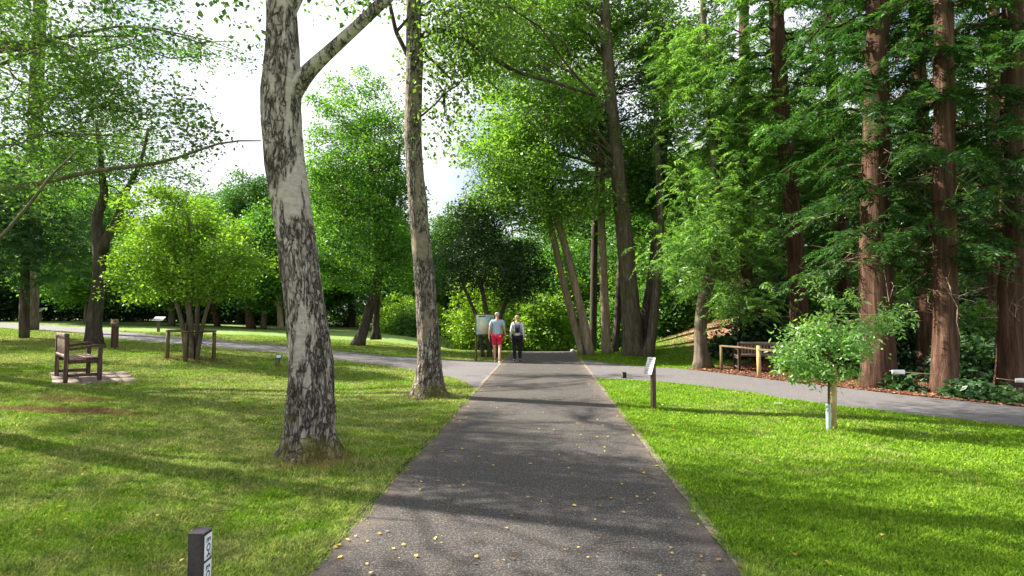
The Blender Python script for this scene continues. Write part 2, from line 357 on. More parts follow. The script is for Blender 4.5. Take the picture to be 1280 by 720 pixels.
M['path'] = asphalt('asphalt_brown', (.020, .019, .019), (.072, .067, .065), (.36, .33, .31), (1.22, 1.17, 1.12), True)
M['side'] = asphalt('asphalt_grey', (.07, .068, .075), (.145, .14, .15), (.30, .29, .29), (1.2, 1.12, 1.02))
m, nt, out = mat('leaf_litter'); v = mapping(nt); f = noise_n(nt, v, 22, 6, .8, 1.0); g = noise_n(nt, v, 1.3, 4)
c = ramp(nt, f, [(.28, (.05, .022, .014)), (.5, (.16, .075, .05)), (.7, (.33, .18, .12))])
c = mix(nt, ramp(nt, g, [(.5, 0.), (.68, .6)]), c, (.05, .08, .02)); bsdf(nt, out, c, .95, f, 1., .05, .1); M['litter'] = m
m, nt, out = mat('bank_earth'); v = mapping(nt); f = noise_n(nt, v, 5, 7, .75, .6)
c = ramp(nt, f, [(.3, (.12, .06, .045)), (.5, (.34, .19, .15)), (.7, (.46, .30, .25))]); bsdf(nt, out, c, .95, f, 1., .08, .1); M['bank'] = m
M['edging'] = simple('edging_concrete', (.21, .17, .15), .9, 14, .5, .3)
m, nt, out = mat('map_face'); v = mapping(nt, (1, 1, 1)); a = noise_n(nt, v, 4.5, 2, .4, .8); b = noise_n(nt, v, 9, 2, .4)
c = ramp(nt, a, [(.36, (.34, .52, .56)), (.42, (.38, .56, .42)), (.52, (.46, .62, .46)), (.58, (.64, .62, .46)), (.66, (.58, .66, .62))], 'CONSTANT')
c = mix(nt, ramp(nt, b, [(.485, 0.), (.5, 1.), (.515, 0.)]), c, (.75, .72, .6)); bsdf(nt, out, c, .3); M['map'] = m

# ------------------------------------------------------------------ world + sun
SUN_EL, SUN_AZ = R(39), R(-72)     # azimuth measured from +Y (into the picture) towards +X; negative = left
sd = np.array([math.sin(SUN_AZ) * math.cos(SUN_EL), math.cos(SUN_AZ) * math.cos(SUN_EL), math.sin(SUN_EL)])
w = bpy.data.worlds.new('World'); sc.world = w; w.use_nodes = True; nt = w.node_tree; nt.nodes.clear()
sky = nt.nodes.new('ShaderNodeTexSky'); sky.sky_type = 'NISHITA'; sky.sun_disc = False; sky.sun_elevation = SUN_EL; sky.sun_rotation = SUN_AZ
sky.dust_density = 2.0
tc = nt.nodes.new('ShaderNodeTexCoord')
nz = nt.nodes.new('ShaderNodeTexNoise'); nz.inputs['Scale'].default_value = 2.6; nz.inputs['Detail'].default_value = 6; nt.links.new(tc.outputs['Generated'], nz.inputs['Vector'])
cr = nt.nodes.new('ShaderNodeValToRGB'); cr.color_ramp.elements[0].position = .34; cr.color_ramp.elements[1].position = .5
nt.links.new(nz.outputs['Fac'], cr.inputs['Fac'])
mx = nt.nodes.new('ShaderNodeMix'); mx.data_type = 'RGBA'; nt.links.new(cr.outputs['Color'], mx.inputs[0]); nt.links.new(sky.outputs[0], mx.inputs[6]); mx.inputs[7].default_value = (7.4, 7.5, 8.1, 1)
bg = nt.nodes.new('ShaderNodeBackground'); bg.inputs['Strength'].default_value = .053; nt.links.new(mx.outputs[2], bg.inputs['Color'])
wo = nt.nodes.new('ShaderNodeOutputWorld'); nt.links.new(bg.outputs[0], wo.inputs['Surface'])
L = bpy.data.lights.new('sun', 'SUN'); L.energy = 5.0; L.angle = R(.55); L.color = (1, .93, .80)
lo = bpy.data.objects.new('sun', L); col.objects.link(lo); lo.rotation_euler = Vector(sd).to_track_quat('Z', 'Y').to_euler()
cam = bpy.data.cameras.new('camera'); cam.sensor_width = 36; cam.lens = 36 * F / 1280; cam.clip_end = 1000; cam.clip_start = .05
co = bpy.data.objects.new('camera', cam); col.objects.link(co); co.location = (0, 0, CZ); co.rotation_euler = (R(90) + PITCH, 0, 0); sc.camera = co
sc.view_settings.view_transform = 'Standard'; sc.view_settings.look = 'None'; sc.view_settings.exposure = 1.85; sc.view_settings.gamma = 1
sc.view_settings.use_curve_mapping = False
sc.cycles.max_bounces = 8; sc.cycles.diffuse_bounces = 4; sc.cycles.glossy_bounces = 2; sc.cycles.transmission_bounces = 5

# ------------------------------------------------------------------ ground, paths
def axis(lo, hi, flo, fhi, fine, coarse_n):
    a = flo - (np.linspace(0, 1, coarse_n)[1:] ** 2 * (flo - lo)); b = fhi + (np.linspace(0, 1, coarse_n)[1:] ** 2 * (hi - fhi))
    return np.concatenate([a[::-1], np.arange(flo, fhi + 1e-6, fine), b])
xs = axis(-400, 400, -36, 26, .3, 16); ys = axis(-150, 500, -3, 50, .3, 16)
X, Y = np.meshgrid(xs, ys, indexing='ij'); V = np.stack([X, Y, gz(X, Y)], -1).reshape(-1, 3)
nx, ny = len(xs), len(ys); i, j = np.meshgrid(np.arange(nx - 1), np.arange(ny - 1), indexing='ij')
b = MB(); b.add(V, np.stack([i * ny + j, (i + 1) * ny + j, (i + 1) * ny + j + 1, i * ny + j + 1], -1).reshape(-1, 4)); tag(b.build('ground', M['lawn']), kind='structure')

polys = []
def resample(P, n):
    P = np.asarray(P, float); d = np.r_[0, np.cumsum(np.linalg.norm(np.diff(P, axis=0), axis=1))]; t = np.linspace(0, d[-1], n)
    # smooth (Catmull-like) by linear then light smoothing
    Q = np.stack([np.interp(t, d, P[:, k]) for k in range(P.shape[1])], 1)
    for _ in range(max(1, n // 20)):
        Q[1:-1] = .25 * Q[:-2] + .5 * Q[1:-1] + .25 * Q[2:]
    return Q
def strip(name, A, B, m, off, n=160, k=12, jit=0, block=True):
    A = resample(A, n); B = resample(B, n)
    if jit:
        for q in range(n):
            A[q] += jit * mnoise.noise(Vector((A[q][0] * 2.2, A[q][1] * 2.2, 3))); B[q] += jit * mnoise.noise(Vector((B[q][0] * 2.2, B[q][1] * 2.2, 9)))
    t = np.linspace(0, 1, k)[None, :, None]; P = A[:, None] * (1 - t) + B[:, None] * t
    V = np.dstack([P[..., 0], P[..., 1], gz(P[..., 0], P[..., 1]) + off]).reshape(-1, 3)
    i, j = np.meshgrid(np.arange(n - 1), np.arange(k - 1), indexing='ij')
    Fc = np.stack([i * k + j, i * k + j + 1, (i + 1) * k + j + 1, (i + 1) * k + j], -1).reshape(-1, 4)
    # orient up
    q = V[Fc[0]]; nrm = np.cross(q[1] - q[0], q[2] - q[0])
    if nrm[2] < 0: Fc = Fc[:, ::-1]
    b = MB(); b.add(V, Fc); o = b.build(name, m); tag(o, kind='structure')
    if block: polys.append(np.concatenate([A, B[::-1]]))
    return o
LE = lambda y: -1.455 + .06 * y
RE = lambda y: 1.21 + .06 * y
yy = np.linspace(-8, 44, 30)
strip('main_path', [(LE(y), y) for y in yy], [(RE(y), y) for y in yy], M['path'], .014, 300, 10, .05)
up = [(0, 403), (100, 410), (150, 419 - 4), (200, 420), (280, 426), (358, 432.5), (415, 438.5), (520, 447), (600, 452), (634, 453)]
dn = [(0, 410), (100, 417), (150, 424), (200, 429), (280, 435.5), (358, 442), (415, 449.5), (520, 463), (575, 474), (603, 492)]
up += [(680, 452)]; dn[-1] = (598, 489); dn += [(650, 486)]
Lu = [G(*p)[:2] for p in up]; Ld = [G(*p)[:2] for p in dn]
Lu = [Lu[0] + (Lu[0] - Lu[1]) * 1.5] + Lu; Ld = [Ld[0] + (Ld[0] - Ld[1]) * 1.5] + Ld
strip('side_path', Lu, Ld, M['side'], .010, 220, 10, .06)
up = [(737, 450.5), (760, 454.5), (800, 458), (860, 462), (940, 471.5), (1000, 479), (1080, 488), (1120, 493), (1200, 501), (1280, 509)]
dn = [(746, 474), (770, 474), (800, 476), (860, 480.5), (940, 491), (1010, 503), (1080, 511), (1120, 516), (1200, 525), (1280, 534)]
up = [(715, 448)] + up; dn = [(715, 474)] + dn
Ru = [G(*p)[:2] for p in up]; Rd = [G(*p)[:2] for p in dn]
Ru += [Ru[-1] + (Ru[-1] - Ru[-2]) * 3]; Rd += [Rd[-1] + (Rd[-1] - Rd[-2]) * 3]
strip('side_path', Ru, Rd, M['side'], .010, 200, 10, .06)
# woodland floor right of the side path
far = [(p[0] + 14, p[1] + 12) for p in Ru[4:]]
strip('woodland_floor', Ru[4:], far, M['litter'], .006, 60, 30, .1)
# far bit of path behind the maple
strip('far_path', [G(p, 404.5)[:2] for p in (396, 415, 440, 462)], [G(p, 409)[:2] for p in (392, 412, 440, 462)], M['side'], .012, 30, 4)
0 and strip('earth_bank', [(6.2, 20.5), (9.5, 20.6), (13, 21.5)], [(7, 26), (9.5, 26), (12, 26)], M['bank'], .012, 40, 20, .4)
# edging
strip('path_edging', [(RE(y) - .02, y) for y in yy[4:30]], [(RE(y) + .05, y) for y in yy[4:30]], M['edging'], .020, 300, 2, .022, False)
ye = np.linspace(10.6, 20.5, 10)
strip('path_edging', [(LE(y) - .05, y) for y in ye], [(LE(y) + .03, y) for y in ye], M['edging'], .021, 80, 2, .008, False)
yl = np.linspace(0, 10.6, 10)
strip('path_edging', [(LE(y) - .055, y) for y in yl], [(LE(y) - .005, y) for y in yl], simple('dark_edge_gap', (.03, .024, .02), .9, 20, .4), .019, 200, 2, .03, False)

def inside(poly, x, y):
    r = np.zeros(len(x), bool); n = len(poly)
    poly = poly[::4] if n > 120 else poly; n = len(poly)
    for a in range(n):
        x1, y1 = poly[a]; x2, y2 = poly[(a + 1) % n]
        if y1 == y2: continue
        c = ((y1 > y) != (y2 > y)) & (x < (x2 - x1) * (y - y1) / (y2 - y1) + x1); r ^= c
    return r
# grass blades, density falling with distance
nb = 1300000
Yb = 2.6 + 25 * rng.random(nb) ** 2.3; Xb = (rng.random(nb) * 2 - 1) * .95 * Yb
# extra longer tufts
keep = np.ones(nb, bool)
for p in polys: keep &= ~inside(p, Xb, Yb)
slabq = np.array([G(62, 466)[:2], G(66, 481)[:2], G(173, 478)[:2], G(158, 465)[:2]])
keep &= ~inside(slabq, Xb, Yb)
de = np.minimum(Xb - LE(Yb), RE(Yb) - Xb); wob = .02 + .035 * np.sin(Yb * 7.3) * np.sin(Yb * 2.9 + 1); keep |= (de > -.01) & (de < wob) & (rng.random(nb) < .5) & (Yb < 11)
Xb, Yb = Xb[keep], Yb[keep]; nb = len(Xb)
hN = np.array([.5 + .5 * math.sin(x * 3.1 + 2 * math.sin(y * 2.3)) * math.sin(y * 2.7 + x) for x, y in zip(Xb[::1], Yb[::1])])
hgt = (.010 + .014 * rng.random(nb) + .009 * hN) * (1 + .03 * Yb)
edge = np.minimum(np.abs(Xb - LE(Yb)), np.abs(Xb - RE(Yb))) < .12
hgt[edge] *= 1.5
for fx, fy, fr in ((gA[0], gA[1] - .05, .62), (gB[0], gB[1], .5), (-1.75, 3.2, .13), (G(817, 513)[0], G(817, 513)[1], .14), (G(1039, 538)[0], G(1039, 538)[1], .3), (G(347, 459)[0], G(347, 459)[1], .16), (G(238, 450)[0], G(238, 450)[1], .9), (G(143,437)[0], G(143,437)[1], .3)):
    dd = np.hypot(Xb - fx, Yb - fy); hgt *= 1 + (1.6 * np.exp(-(dd / fr) ** 4)) * (.4 + .6 * rng.random(nb))
tf = np.array([(math.sin(x * 5.1 + 3 * math.sin(y * 1.9)) + math.sin(y * 6.3 + 2 * math.sin(x * 2.7))) for x, y in zip(Xb, Yb)]); hgt *= 1 + .9 * np.clip(tf - 1.35, 0, 1) * 1.6
az = rng.random(nb) * 2 * np.pi; lean = rng.random(nb) * 1.6 + .2
B0 = np.stack([Xb, Yb, gz(Xb, Yb)], 1); wd = (.0032 + .0006 * Yb)
S = np.stack([np.cos(az), np.sin(az), 0 * az], 1); Dn = np.stack([-np.sin(az) * lean, np.cos(az) * lean, np.ones(nb)], 1)
V = np.stack([B0 - S * wd[:, None], B0 + S * wd[:, None], B0 + Dn * hgt[:, None]], 1).reshape(-1, 3)
b = MB(); b.add(V, np.arange(nb * 3).reshape(nb, 3), np.repeat(rng.random(nb), 3))
tag(b.build('grass', M['blade'], smooth=False), 'short mown green grass covering the lawns on both sides of the asphalt path', 'grass', kind='stuff')
# fallen leaves
n = 1100
Yf = 2.4 + 16 * rng.random(n) ** 1.5; Xf = np.where(rng.random(n) < .62, LE(Yf) + rng.beta(.55, .55, n) * 2.66, (rng.random(n) * 2 - 1) * .85 * Yf)
zz = gz(Xf, Yf) + .024 + .022 * ((Xf < LE(Yf)) | (Xf > RE(Yf)))
az = rng.random(n) * 6.28; L_ = .012 + .04 * rng.random(n) ** 2
b = MB(); b.leaves(np.stack([Xf, Yf, zz], 1), np.stack([np.cos(az), np.sin(az), .12 * rng.standard_normal(n)], 1), np.stack([.25 * rng.standard_normal(n), .25 * rng.standard_normal(n), np.ones(n)], 1), L_, L_ * .75, rng.random(n))
tag(b.build('fallen_leaves', M['deadleaf'], smooth=False), 'small yellow and tan fallen leaves scattered over the asphalt path and lawn', 'fallen leaves', kind='stuff')
r = np.random.default_rng(12); b = MB()
for _ in range(46):
    yq = 2.8 + 9 * r.random(); xq = LE(yq) - 1.2 + r.random() * 4.6; a_ = r.random() * 3.1; l_ = .04 + .14 * r.random(); p = np.array([xq, yq, float(gz(xq, yq)) + .024]); d = np.array([math.cos(a_), math.sin(a_), 0]) * l_
    b.tube([p, p + d * .5 + [.01 * r.standard_normal(), .01, .006], p + d], [.0028, .0022, .001], 4, False)
tag(b.build('fallen_twigs', M['bark_dark']), 'tiny dark twigs fallen on the asphalt path and grass near the camera', 'twigs', kind='stuff')
n = 26000   # litter pieces on woodland floor
P = far; t = rng.random(n) * (len(far) - 1.001); k = t.astype(int); fr = (t - k)[:, None]
A_ = np.array(Ru[4:])[k] * (1 - fr) + np.array(Ru[4:])[k + 1] * fr; u = (rng.random(n) ** 2)[:, None] * np.array([[10, 8.5]]); Q = A_ + u
b = MB(); az = rng.random(n) * 6.28; L_ = .04 + .06 * rng.random(n)
b.leaves(np.column_stack([Q, gz(Q[:, 0], Q[:, 1]) + .012]), np.column_stack([np.cos(az), np.sin(az), .3 * rng.random(n)]), np.column_stack([.4 * rng.standard_normal((n, 2)), np.ones(n)]), L_, L_ * .5, rng.random(n))
M['litterleaf'] = leaf_mat('litter_leaf', (.08, .03, .018), (.2, .09, .055), (.36, .2, .13), .1)
tag(b.build('leaf_litter', M['litterleaf'], smooth=False), 'reddish brown leaf litter under the tall red-barked conifers', 'leaf litter', kind='stuff')

# ------------------------------------------------------------------ trees
def bez(p0, p1, p2, n):
    t = np.linspace(0, 1, n)[:, None]; return (1 - t) ** 2 * p0 + 2 * t * (1 - t) * p1 + t * t * p2
def crown_pts(blobs, n, seed, hole=.0, shell=.45):
    r = np.random.default_rng(seed); out = []; wts = np.array([b[1][0] * b[1][1] * b[1][2] for b in blobs]) ** .8; wts /= wts.sum(); tries = 0
    while len(out) < n and tries < n * 30:
        tries += 1
        c, rad = blobs[r.choice(len(blobs), p=wts)]
        d = r.standard_normal(3); d /= np.linalg.norm(d); q = np.array(c) + d * np.array(rad) * r.random() ** shell
        if mnoise.noise(Vector(q * .33) + Vector((seed % 97, 0, 0))) < hole - .5 * r.random() * .3 - .12 and hole > -1: continue
        out.append(q)
    return np.array(out)
def leaf_cloud(mb, C, per, cs, leaf, seed, flat=.5, up=.7, hang=0, asp=.6):
    r = np.random.default_rng(seed); n = len(C) * per
    sz = (.6 + .8 * r.random(len(C)))
    off = r.standard_normal((n, 3)); off *= (np.minimum(1, 1.8 / np.linalg.norm(off, axis=1)))[:, None]
    off *= cs * np.repeat(sz, per)[:, None] * np.array([1, 1, flat])
    off[:, 2] -= .25 * (off[:, 0] ** 2 + off[:, 1] ** 2) / cs
    P = np.repeat(C, per, 0) + off
    N = r.standard_normal((n, 3)); N[:, 2] += up * 1.6; D = r.standard_normal((n, 3)); D[:, 2] = D[:, 2] * .5 - .25 - hang
    l = leaf * (.45 + 1.05 * r.random(n)); ti = np.clip(np.repeat(r.normal(.45, .16, len(C)), per) + r.normal(0, .16, n), 0, 1)
    mb.leaves(P, D, N, l, l * asp, ti)
def frond_cloud(mb, P0, D0, length, leaf, seed, k=16, droop=.5):
    """feathery sprays: each a drooping axis with two ranks of narrow leaflets"""
    r = np.random.default_rng(seed); n = len(P0); t = np.linspace(.05, 1, k)
    D0 = D0 / np.linalg.norm(D0, axis=1)[:, None]; Ln = length * (.6 + .7 * r.random(n))
    A = P0[:, None] + D0[:, None] * (t[None, :, None] * Ln[:, None, None]); A[..., 2] -= droop * (t[None] ** 2) * Ln[:, None]
    S = np.cross(D0, np.array([0, 0, 1.])) + .25 * r.standard_normal((n, 3)); S /= np.linalg.norm(S, axis=1)[:, None] + 1e-6
    ti = np.clip(r.normal(.45, .2, n), 0, 1)
    for sg in (-1, 1):
        P = A.reshape(-1, 3); D = (S[:, None] * sg + D0[:, None] * .55 + r.standard_normal((n, k, 3)) * .22); D[..., 2] -= .25 + .3 * r.random((n, k)); D = D.reshape(-1, 3)
        N = np.tile(np.array([0, 0, 1.]), (len(P), 1)) + .5 * r.standard_normal((len(P), 3))
        l = leaf * (1.1 - .55 * np.tile(t, n)) * (.75 + .5 * r.random(len(P)))
        mb.leaves(P, D, N, l, l * .24, np.clip(np.repeat(ti, k) + r.normal(0, .1, n * k), 0, 1))

def limbs_and_twigs(wood, trunk, C, blobs, nl, seed, r0, attach=.35, twr=.012, rise=.5, sub=.28):
    r = np.random.default_rng(seed + 5); T = np.asarray(trunk, float); zlo, zhi = T[0][2], T[-1][2]; pts = []; prad = []
    tg = C[r.choice(len(C), min(nl, len(C)), replace=False)]
    for q in tg:
        h = np.linalg.norm(q[:2] - T[-1][:2]); za = np.clip(q[2] - h * (.4 + rise * r.random()), zlo + attach * (zhi - zlo), zhi)
        k = int(np.argmin(abs(T[:, 2] - za))); p0 = T[k]; mid = (p0 + q) / 2 + np.array([0, 0, .12 * np.linalg.norm(q - p0)]) + .06 * np.linalg.norm(q - p0) * r.standard_normal(3)
        L_ = bez(p0, mid, q, 9); L_[1:-1] += .02 * np.linalg.norm(q - p0) * r.standard_normal((7, 3)); ln = np.linalg.norm(q - p0)
        rr = np.linspace(1, .18, 9) * r0 * min(1, .25 + ln * .11); wood.tube(L_, rr, 6, False); pts.append(L_[3:]); prad.append(rr[3:])
    pts = np.concatenate(pts); prad = np.concatenate(prad)
    for q in C:
        dd = np.linalg.norm(pts - q, axis=1) + (pts[:, 2] > q[2] + .2) * 1.5; k = int(np.argmin(dd)); p0 = pts[k]
        if dd[k] < .1: continue
        mid = (p0 + q) / 2 + .12 * dd[k] * r.standard_normal(3); rr = min(prad[k] * .7, twr * 1.6)
        wood.tube(bez(p0, mid, q, 5), np.linspace(rr, twr * .3, 5), 4, False)
        for _ in range(3):
            e = r.standard_normal(3) * sub; e[2] = e[2] * .5 - .03; wood.tube([q - (q - mid) * .15, q + e * .5 + [0, 0, .02], q + e], [twr * .4, twr * .3, twr * .15], 3, False)
    return pts

def tree(name, label, cat, stems, blobs, n, per, cs, leaf, lm, bm, seed, nl=14, hole=0., flat=.5, group=None, r0=.09, attach=.35, wob=.12, style='leaf', sides=12, twr=.012, asp=.6, hang=0., shell=.45, rise=.5, roots=0, limbs_extra=()):
    """stems: list of polylines [(x,y,z,r)...]; first one's base is the origin"""
    base = np.array(stems[0][0][:3]); root = empty(name, base, label, cat, group)
    for s in stems:
        s = np.asarray(s, float); tb = MB(); q = resample(s, max(14, int((s[-1][2] - s[0][2]) * 4)))
        q[0] = s[0]
        if roots:
            d = q[:, 2] - q[0, 2]; q[:, 3] *= 1 + roots * np.exp(-d / .18)
        q[0, 2] -= .12
        tb.tube(q[:, :3], q[:, 3], sides, True, wob, seed); tb.build('trunk', bm, root, origin=base)
    wood = MB(); C = crown_pts(blobs, n, seed, hole, shell); T = np.concatenate([resample(np.asarray(s, float)[:, :3], 40) for s in stems])
    limbs_and_twigs(wood, T if len(stems) == 1 else T[np.argsort(T[:, 2])], C, blobs, nl, seed, r0, attach, twr, rise)
    for l in limbs_extra: l = np.asarray(l, float); wood.tube(resample(l[:, :3], 20), np.interp(np.linspace(0, 1, 20), np.linspace(0, 1, len(l)), l[:, 3]), 8, True, .1, seed)
    wood.build('branches', bm, root, origin=base)
    lb = MB()
    if style == 'frond':
        r = np.random.default_rng(seed + 9); k = per; P0 = np.repeat(C, k, 0) + cs * r.standard_normal((len(C) * k, 3)) * np.array([1, 1, flat]); D = r.standard_normal((len(P0), 3)); D[:, 2] *= .3
        frond_cloud(lb, P0, D, cs * 1.1, leaf, seed)
    else: leaf_cloud(lb, C, per, cs, leaf, seed, flat, hang=hang, asp=asp)
    lb.build('crown', lm, root, smooth=False, origin=base)
    return root
def copy_tree(o, loc, rz, s, label):
    c = o.copy(); col.objects.link(c); c.location = Vector([float(a) for a in loc]); c.rotation_euler = (0, 0, rz); c.scale = (s, s, s * random.uniform(.92, 1.1)); c['label'] = label
    for ch in o.children:
        d = ch.copy(); col.objects.link(d); d.parent = c
    return c
def PX(pts, Y, r0=None):
    """pixel polyline (px,py,halfwidth_px[,dY]) -> world stem at depth Y"""
    o = []
    for p in pts:
        y = Y + (p[3] if len(p) > 3 else 0); w_ = W(p[0], p[1], y); o.append((*w_, p[2] * y / F))
    return o
def BL(px, py, rx, ry, Y, ryd=None):
    w_ = W(px, py, Y); k = Y / F; return (tuple(w_), (rx * k, (ryd if ryd else rx * k), ry * k))

# ---- near birches
YA = gA[1]; YB = gB[1]
def birch(label, px, Y, topz, crownb, mt, seed, limbs, n, per, lean_top):
    st = PX(px, Y); top = st[-1]; k = 7
    for i in range(1, k + 1):
        f = i / k; st.append((top[0] + lean_top[0] * f, top[1] + lean_top[1] * f, top[2] + (topz - top[2]) * f, top[3] * (1 - .82 * f)))
    base = np.array(st[0][:3]); base[2] = float(gz(base[0], base[1])); root = empty('birch_tree', base, label, 'birch tree', 'silver birches left of the main path')
    s = np.asarray(st); q = resample(s, int((topz) * 26)); q[0] = s[0]
    tb = MB(); n_ = 100; P = q[:, :3]; th = np.linspace(0, 2 * np.pi, n_, endpoint=False); V = np.zeros((len(q), n_, 3))
    for i in range(len(q)):
        z = P[i][2] - base[2]; fl = math.exp(-max(z, -.1) / .16)
        for j in range(n_):
            c_, s_ = math.cos(th[j]), math.sin(th[j])
            lobes = .5 + .5 * math.sin(th[j] * 5 + seed + .8 * math.sin(th[j] * 2)); rr = q[i, 3] * (1 + fl * (.12 + .55 * lobes))
            nz_ = mnoise.fractal(Vector((c_ * 1.2 + seed, s_ * 1.2, z * 1.3)), 1, 2, 3); n2 = mnoise.fractal(Vector((c_ * 3.5 + seed, s_ * 3.5, z * 4)), 1, 2, 4)
            rg = max(0, 1 - z / 3.0)
            rr *= .94 + .08 * nz_ + (.025 + .055 * rg) * n2 - .07 * rg * max(0, 1 - 9 * abs(mnoise.noise(Vector((c_ * 4.2 + seed, s_ * 4.2, z * 2.6)))))
            V[i, j] = P[i] + np.array([c_ * rr, s_ * rr, 0])
    V[0, :, 2] -= .15
    i, j = np.meshgrid(np.arange(len(q) - 1), np.arange(n_), indexing='ij'); j2 = (j + 1) % n_
    tb.add(V, np.stack([i * n_ + j, i * n_ + j2, (i + 1) * n_ + j2, (i + 1) * n_ + j], -1).reshape(-1, 4)); tb.build('trunk', mt, root, origin=base)
    for l in limbs:
        l = np.asarray(l, float); lb = MB(); qq = resample(l, 26); lb.tube(qq[:, :3], qq[:, 3], 14, True, .12, seed); lb.build('limb', M['bark_dark'] if seed == 11 else mt, root, origin=base)
    wood = MB(); n = int(n * 1.6); C = crown_pts(crownb, n, seed, .0, .5); T = np.concatenate([resample(s[6:, :3], 30)] + [np.asarray(l)[len(l) // 3:, :3] for l in limbs]); 
    limbs_and_twigs(wood, T[np.argsort(T[:, 2])], C, crownb, 22, seed, .05, 0, .009); wood.build('branches', M['bark_dark'], root, origin=base)
    lb = MB(); leaf_cloud(lb, C, per, .38, .075, seed, 1.0, up=.2, hang=.6, asp=.72); lb.build('crown', M['lf_birch'], root, smooth=False, origin=base)
    return root
kA = YA / F
limbA = [(*W(362, 120, YA), 13 * kA), (*W(384, 90, YA - .1), 9.5 * kA), (*W(410, 66, YA - .2), 7.6 * kA), (*W(432, 46, YA - .3), 7 * kA), (*W(460, 20, YA - .4), 6.4 * kA), (*W(486, -6, YA - .5), 7 * kA), (*W(540, -60, YA - .5), 6 * kA), (*W(600, -160, YA - .4), 4 * kA)]
limbA2 = [(*W(360, 22, YA), 7 * kA), (*W(370, 5, YA), 6 * kA), (*W(385, -30, YA), 5 * kA), (*W(430, -150, YA + .4), 2.5 * kA)]
birch('nearest large birch, flaking white bark split with black, one pale limb forking right', [(388, 575, 33), (388, 545, 32), (388, 520, 31), (389, 475, 28.5), (385, 420, 26.5), (377, 350, 25), (369, 290, 25), (361.5, 240, 25.5), (354, 190, 25.5), (351, 150, 26), (351, 110, 26), (353, 70, 22), (353, 30, 19.5), (350, -10, 18.5)],
      YA, 15.5, [((-1.4, 6.6, 10.2), (3.0, 3.2, 4.2)), ((-4.6, 6.0, 9.0), (2.2, 2.4, 3.0)), BL(285, 15, 55, 55, 7.4, .7), BL(440, -40, 90, 60, 7.2, .8)], M['birchA'], 3, [limbA, limbA2], 190, 95, (-.3, .2))
kB = YB / F
limbB = [(*W(527, 46, YB), 4 * kB), (*W(545, 36, YB), 3.4 * kB), (*W(560, 38, YB), 3.2 * kB), (*W(600, 62, YB), 3.0 * kB), (*W(645, 90, YB), 2.6 * kB), (*W(690, 102, YB), 2.2 * kB), (*W(745, 120, YB), 1.6 * kB)]
limbB2 = [(*W(510, 70, YB), 3 * kB), (*W(495, 40, YB), 2.6 * kB), (*W(487, 5, YB), 2.4 * kB), (*W(480, -40, YB), 2 * kB)]
limbB3 = [(*W(525, 60, YB), 2 * kB), (*W(550, 85, YB), 1.5 * kB), (*W(565, 100, YB), 1. * kB)]
birch('second birch beside the path, slimmer, buff-brown bark, thin dark branch reaching right', [(537, 500, 20), (537, 480, 18.5), (537, 455, 16), (536.5, 430, 15), (533, 380, 13.8), (530, 340, 13.2), (525, 290, 12.5), (521, 240, 12), (517, 190, 11.6), (516, 150, 11.3), (518, 80, 11), (517.5, 30, 10), (517, -20, 9.5)],
      YB, 16, [((-1.6, 11, 10.2), (2.8, 2.8, 4.0)), BL(490, 25, 60, 65, YB, 1.2), BL(585, 40, 60, 60, YB, 1.2), BL(562, 130, 25, 60, YB, .6), BL(480, 100, 35, 50, YB, .7)], M['birchB'], 11, [limbB, limbB2, limbB3], 200, 85, (.2, .2))

def at_base(px, py): g = G(px, py); return g, g[1]

# ---- left trees
xl, yl_ = -8.6, 7.2; zl = float(gz(xl, yl_))
br = [(-8.5, 7.2, 3.0, .10), (*W(0, 238, 7.2), .045), (*W(30, 231, 7.2), .042), (*W(60, 228, 7.2), .035), (*W(100, 216, 7.2), .036), (*W(160, 208, 7.2), .03), (*W(200, 205, 7.2), .03), (*W(240, 192, 7.2), .026), (*W(270, 178, 7.2), .02), (*W(300, 175, 7.2), .014), (*W(326, 176, 7.2), .008)]
br2 = [(*W(-30, 335, 5.6), .018), (*W(0, 298, 5.6), .016), (*W(35, 258, 5.6), .015), (*W(65, 218, 5.6), .013), (*W(95, 190, 5.6), .006)]
tree('overhanging_tree', 'tree outside the left edge whose mossy horizontal branch reaches in above the bench', 'tree',
     [[(xl, yl_, zl, .26), (xl + .1, yl_, 2.5, .2), (xl - .2, yl_ + .2, 6, .15), (xl, yl_, 9.5, .05)]],
     [BL(60, 60, 95, 60, 7.6, 1.1), BL(150, 110, 85, 60, 7.6, .9), BL(235, 150, 60, 45, 7.4, .6), BL(60, 150, 70, 55, 7.6, .9), BL(200, 20, 85, 35, 7.4, .9), BL(20, 205, 50, 50, 6.6, .5), ((xl - .3, yl_, 7.8), (2.6, 2.8, 2.2)), ((-5.6, 9.3, 9.3), (3.4, .5, .5)), ((-5.2, 11.0, 9.9), (3.4, .5, .5)), ((-9.5, 10, 8.0), (3, .6, .6))],  # last flat blobs: unseen crown strips added to throw shade bands
     620, 52, .24, .058, M['lf_birch'], M['bark'], 21, nl=26, r0=.035, attach=.2, flat=.5, twr=.007, limbs_extra=[br, br2], hole=.06, rise=.1, wob=.1)

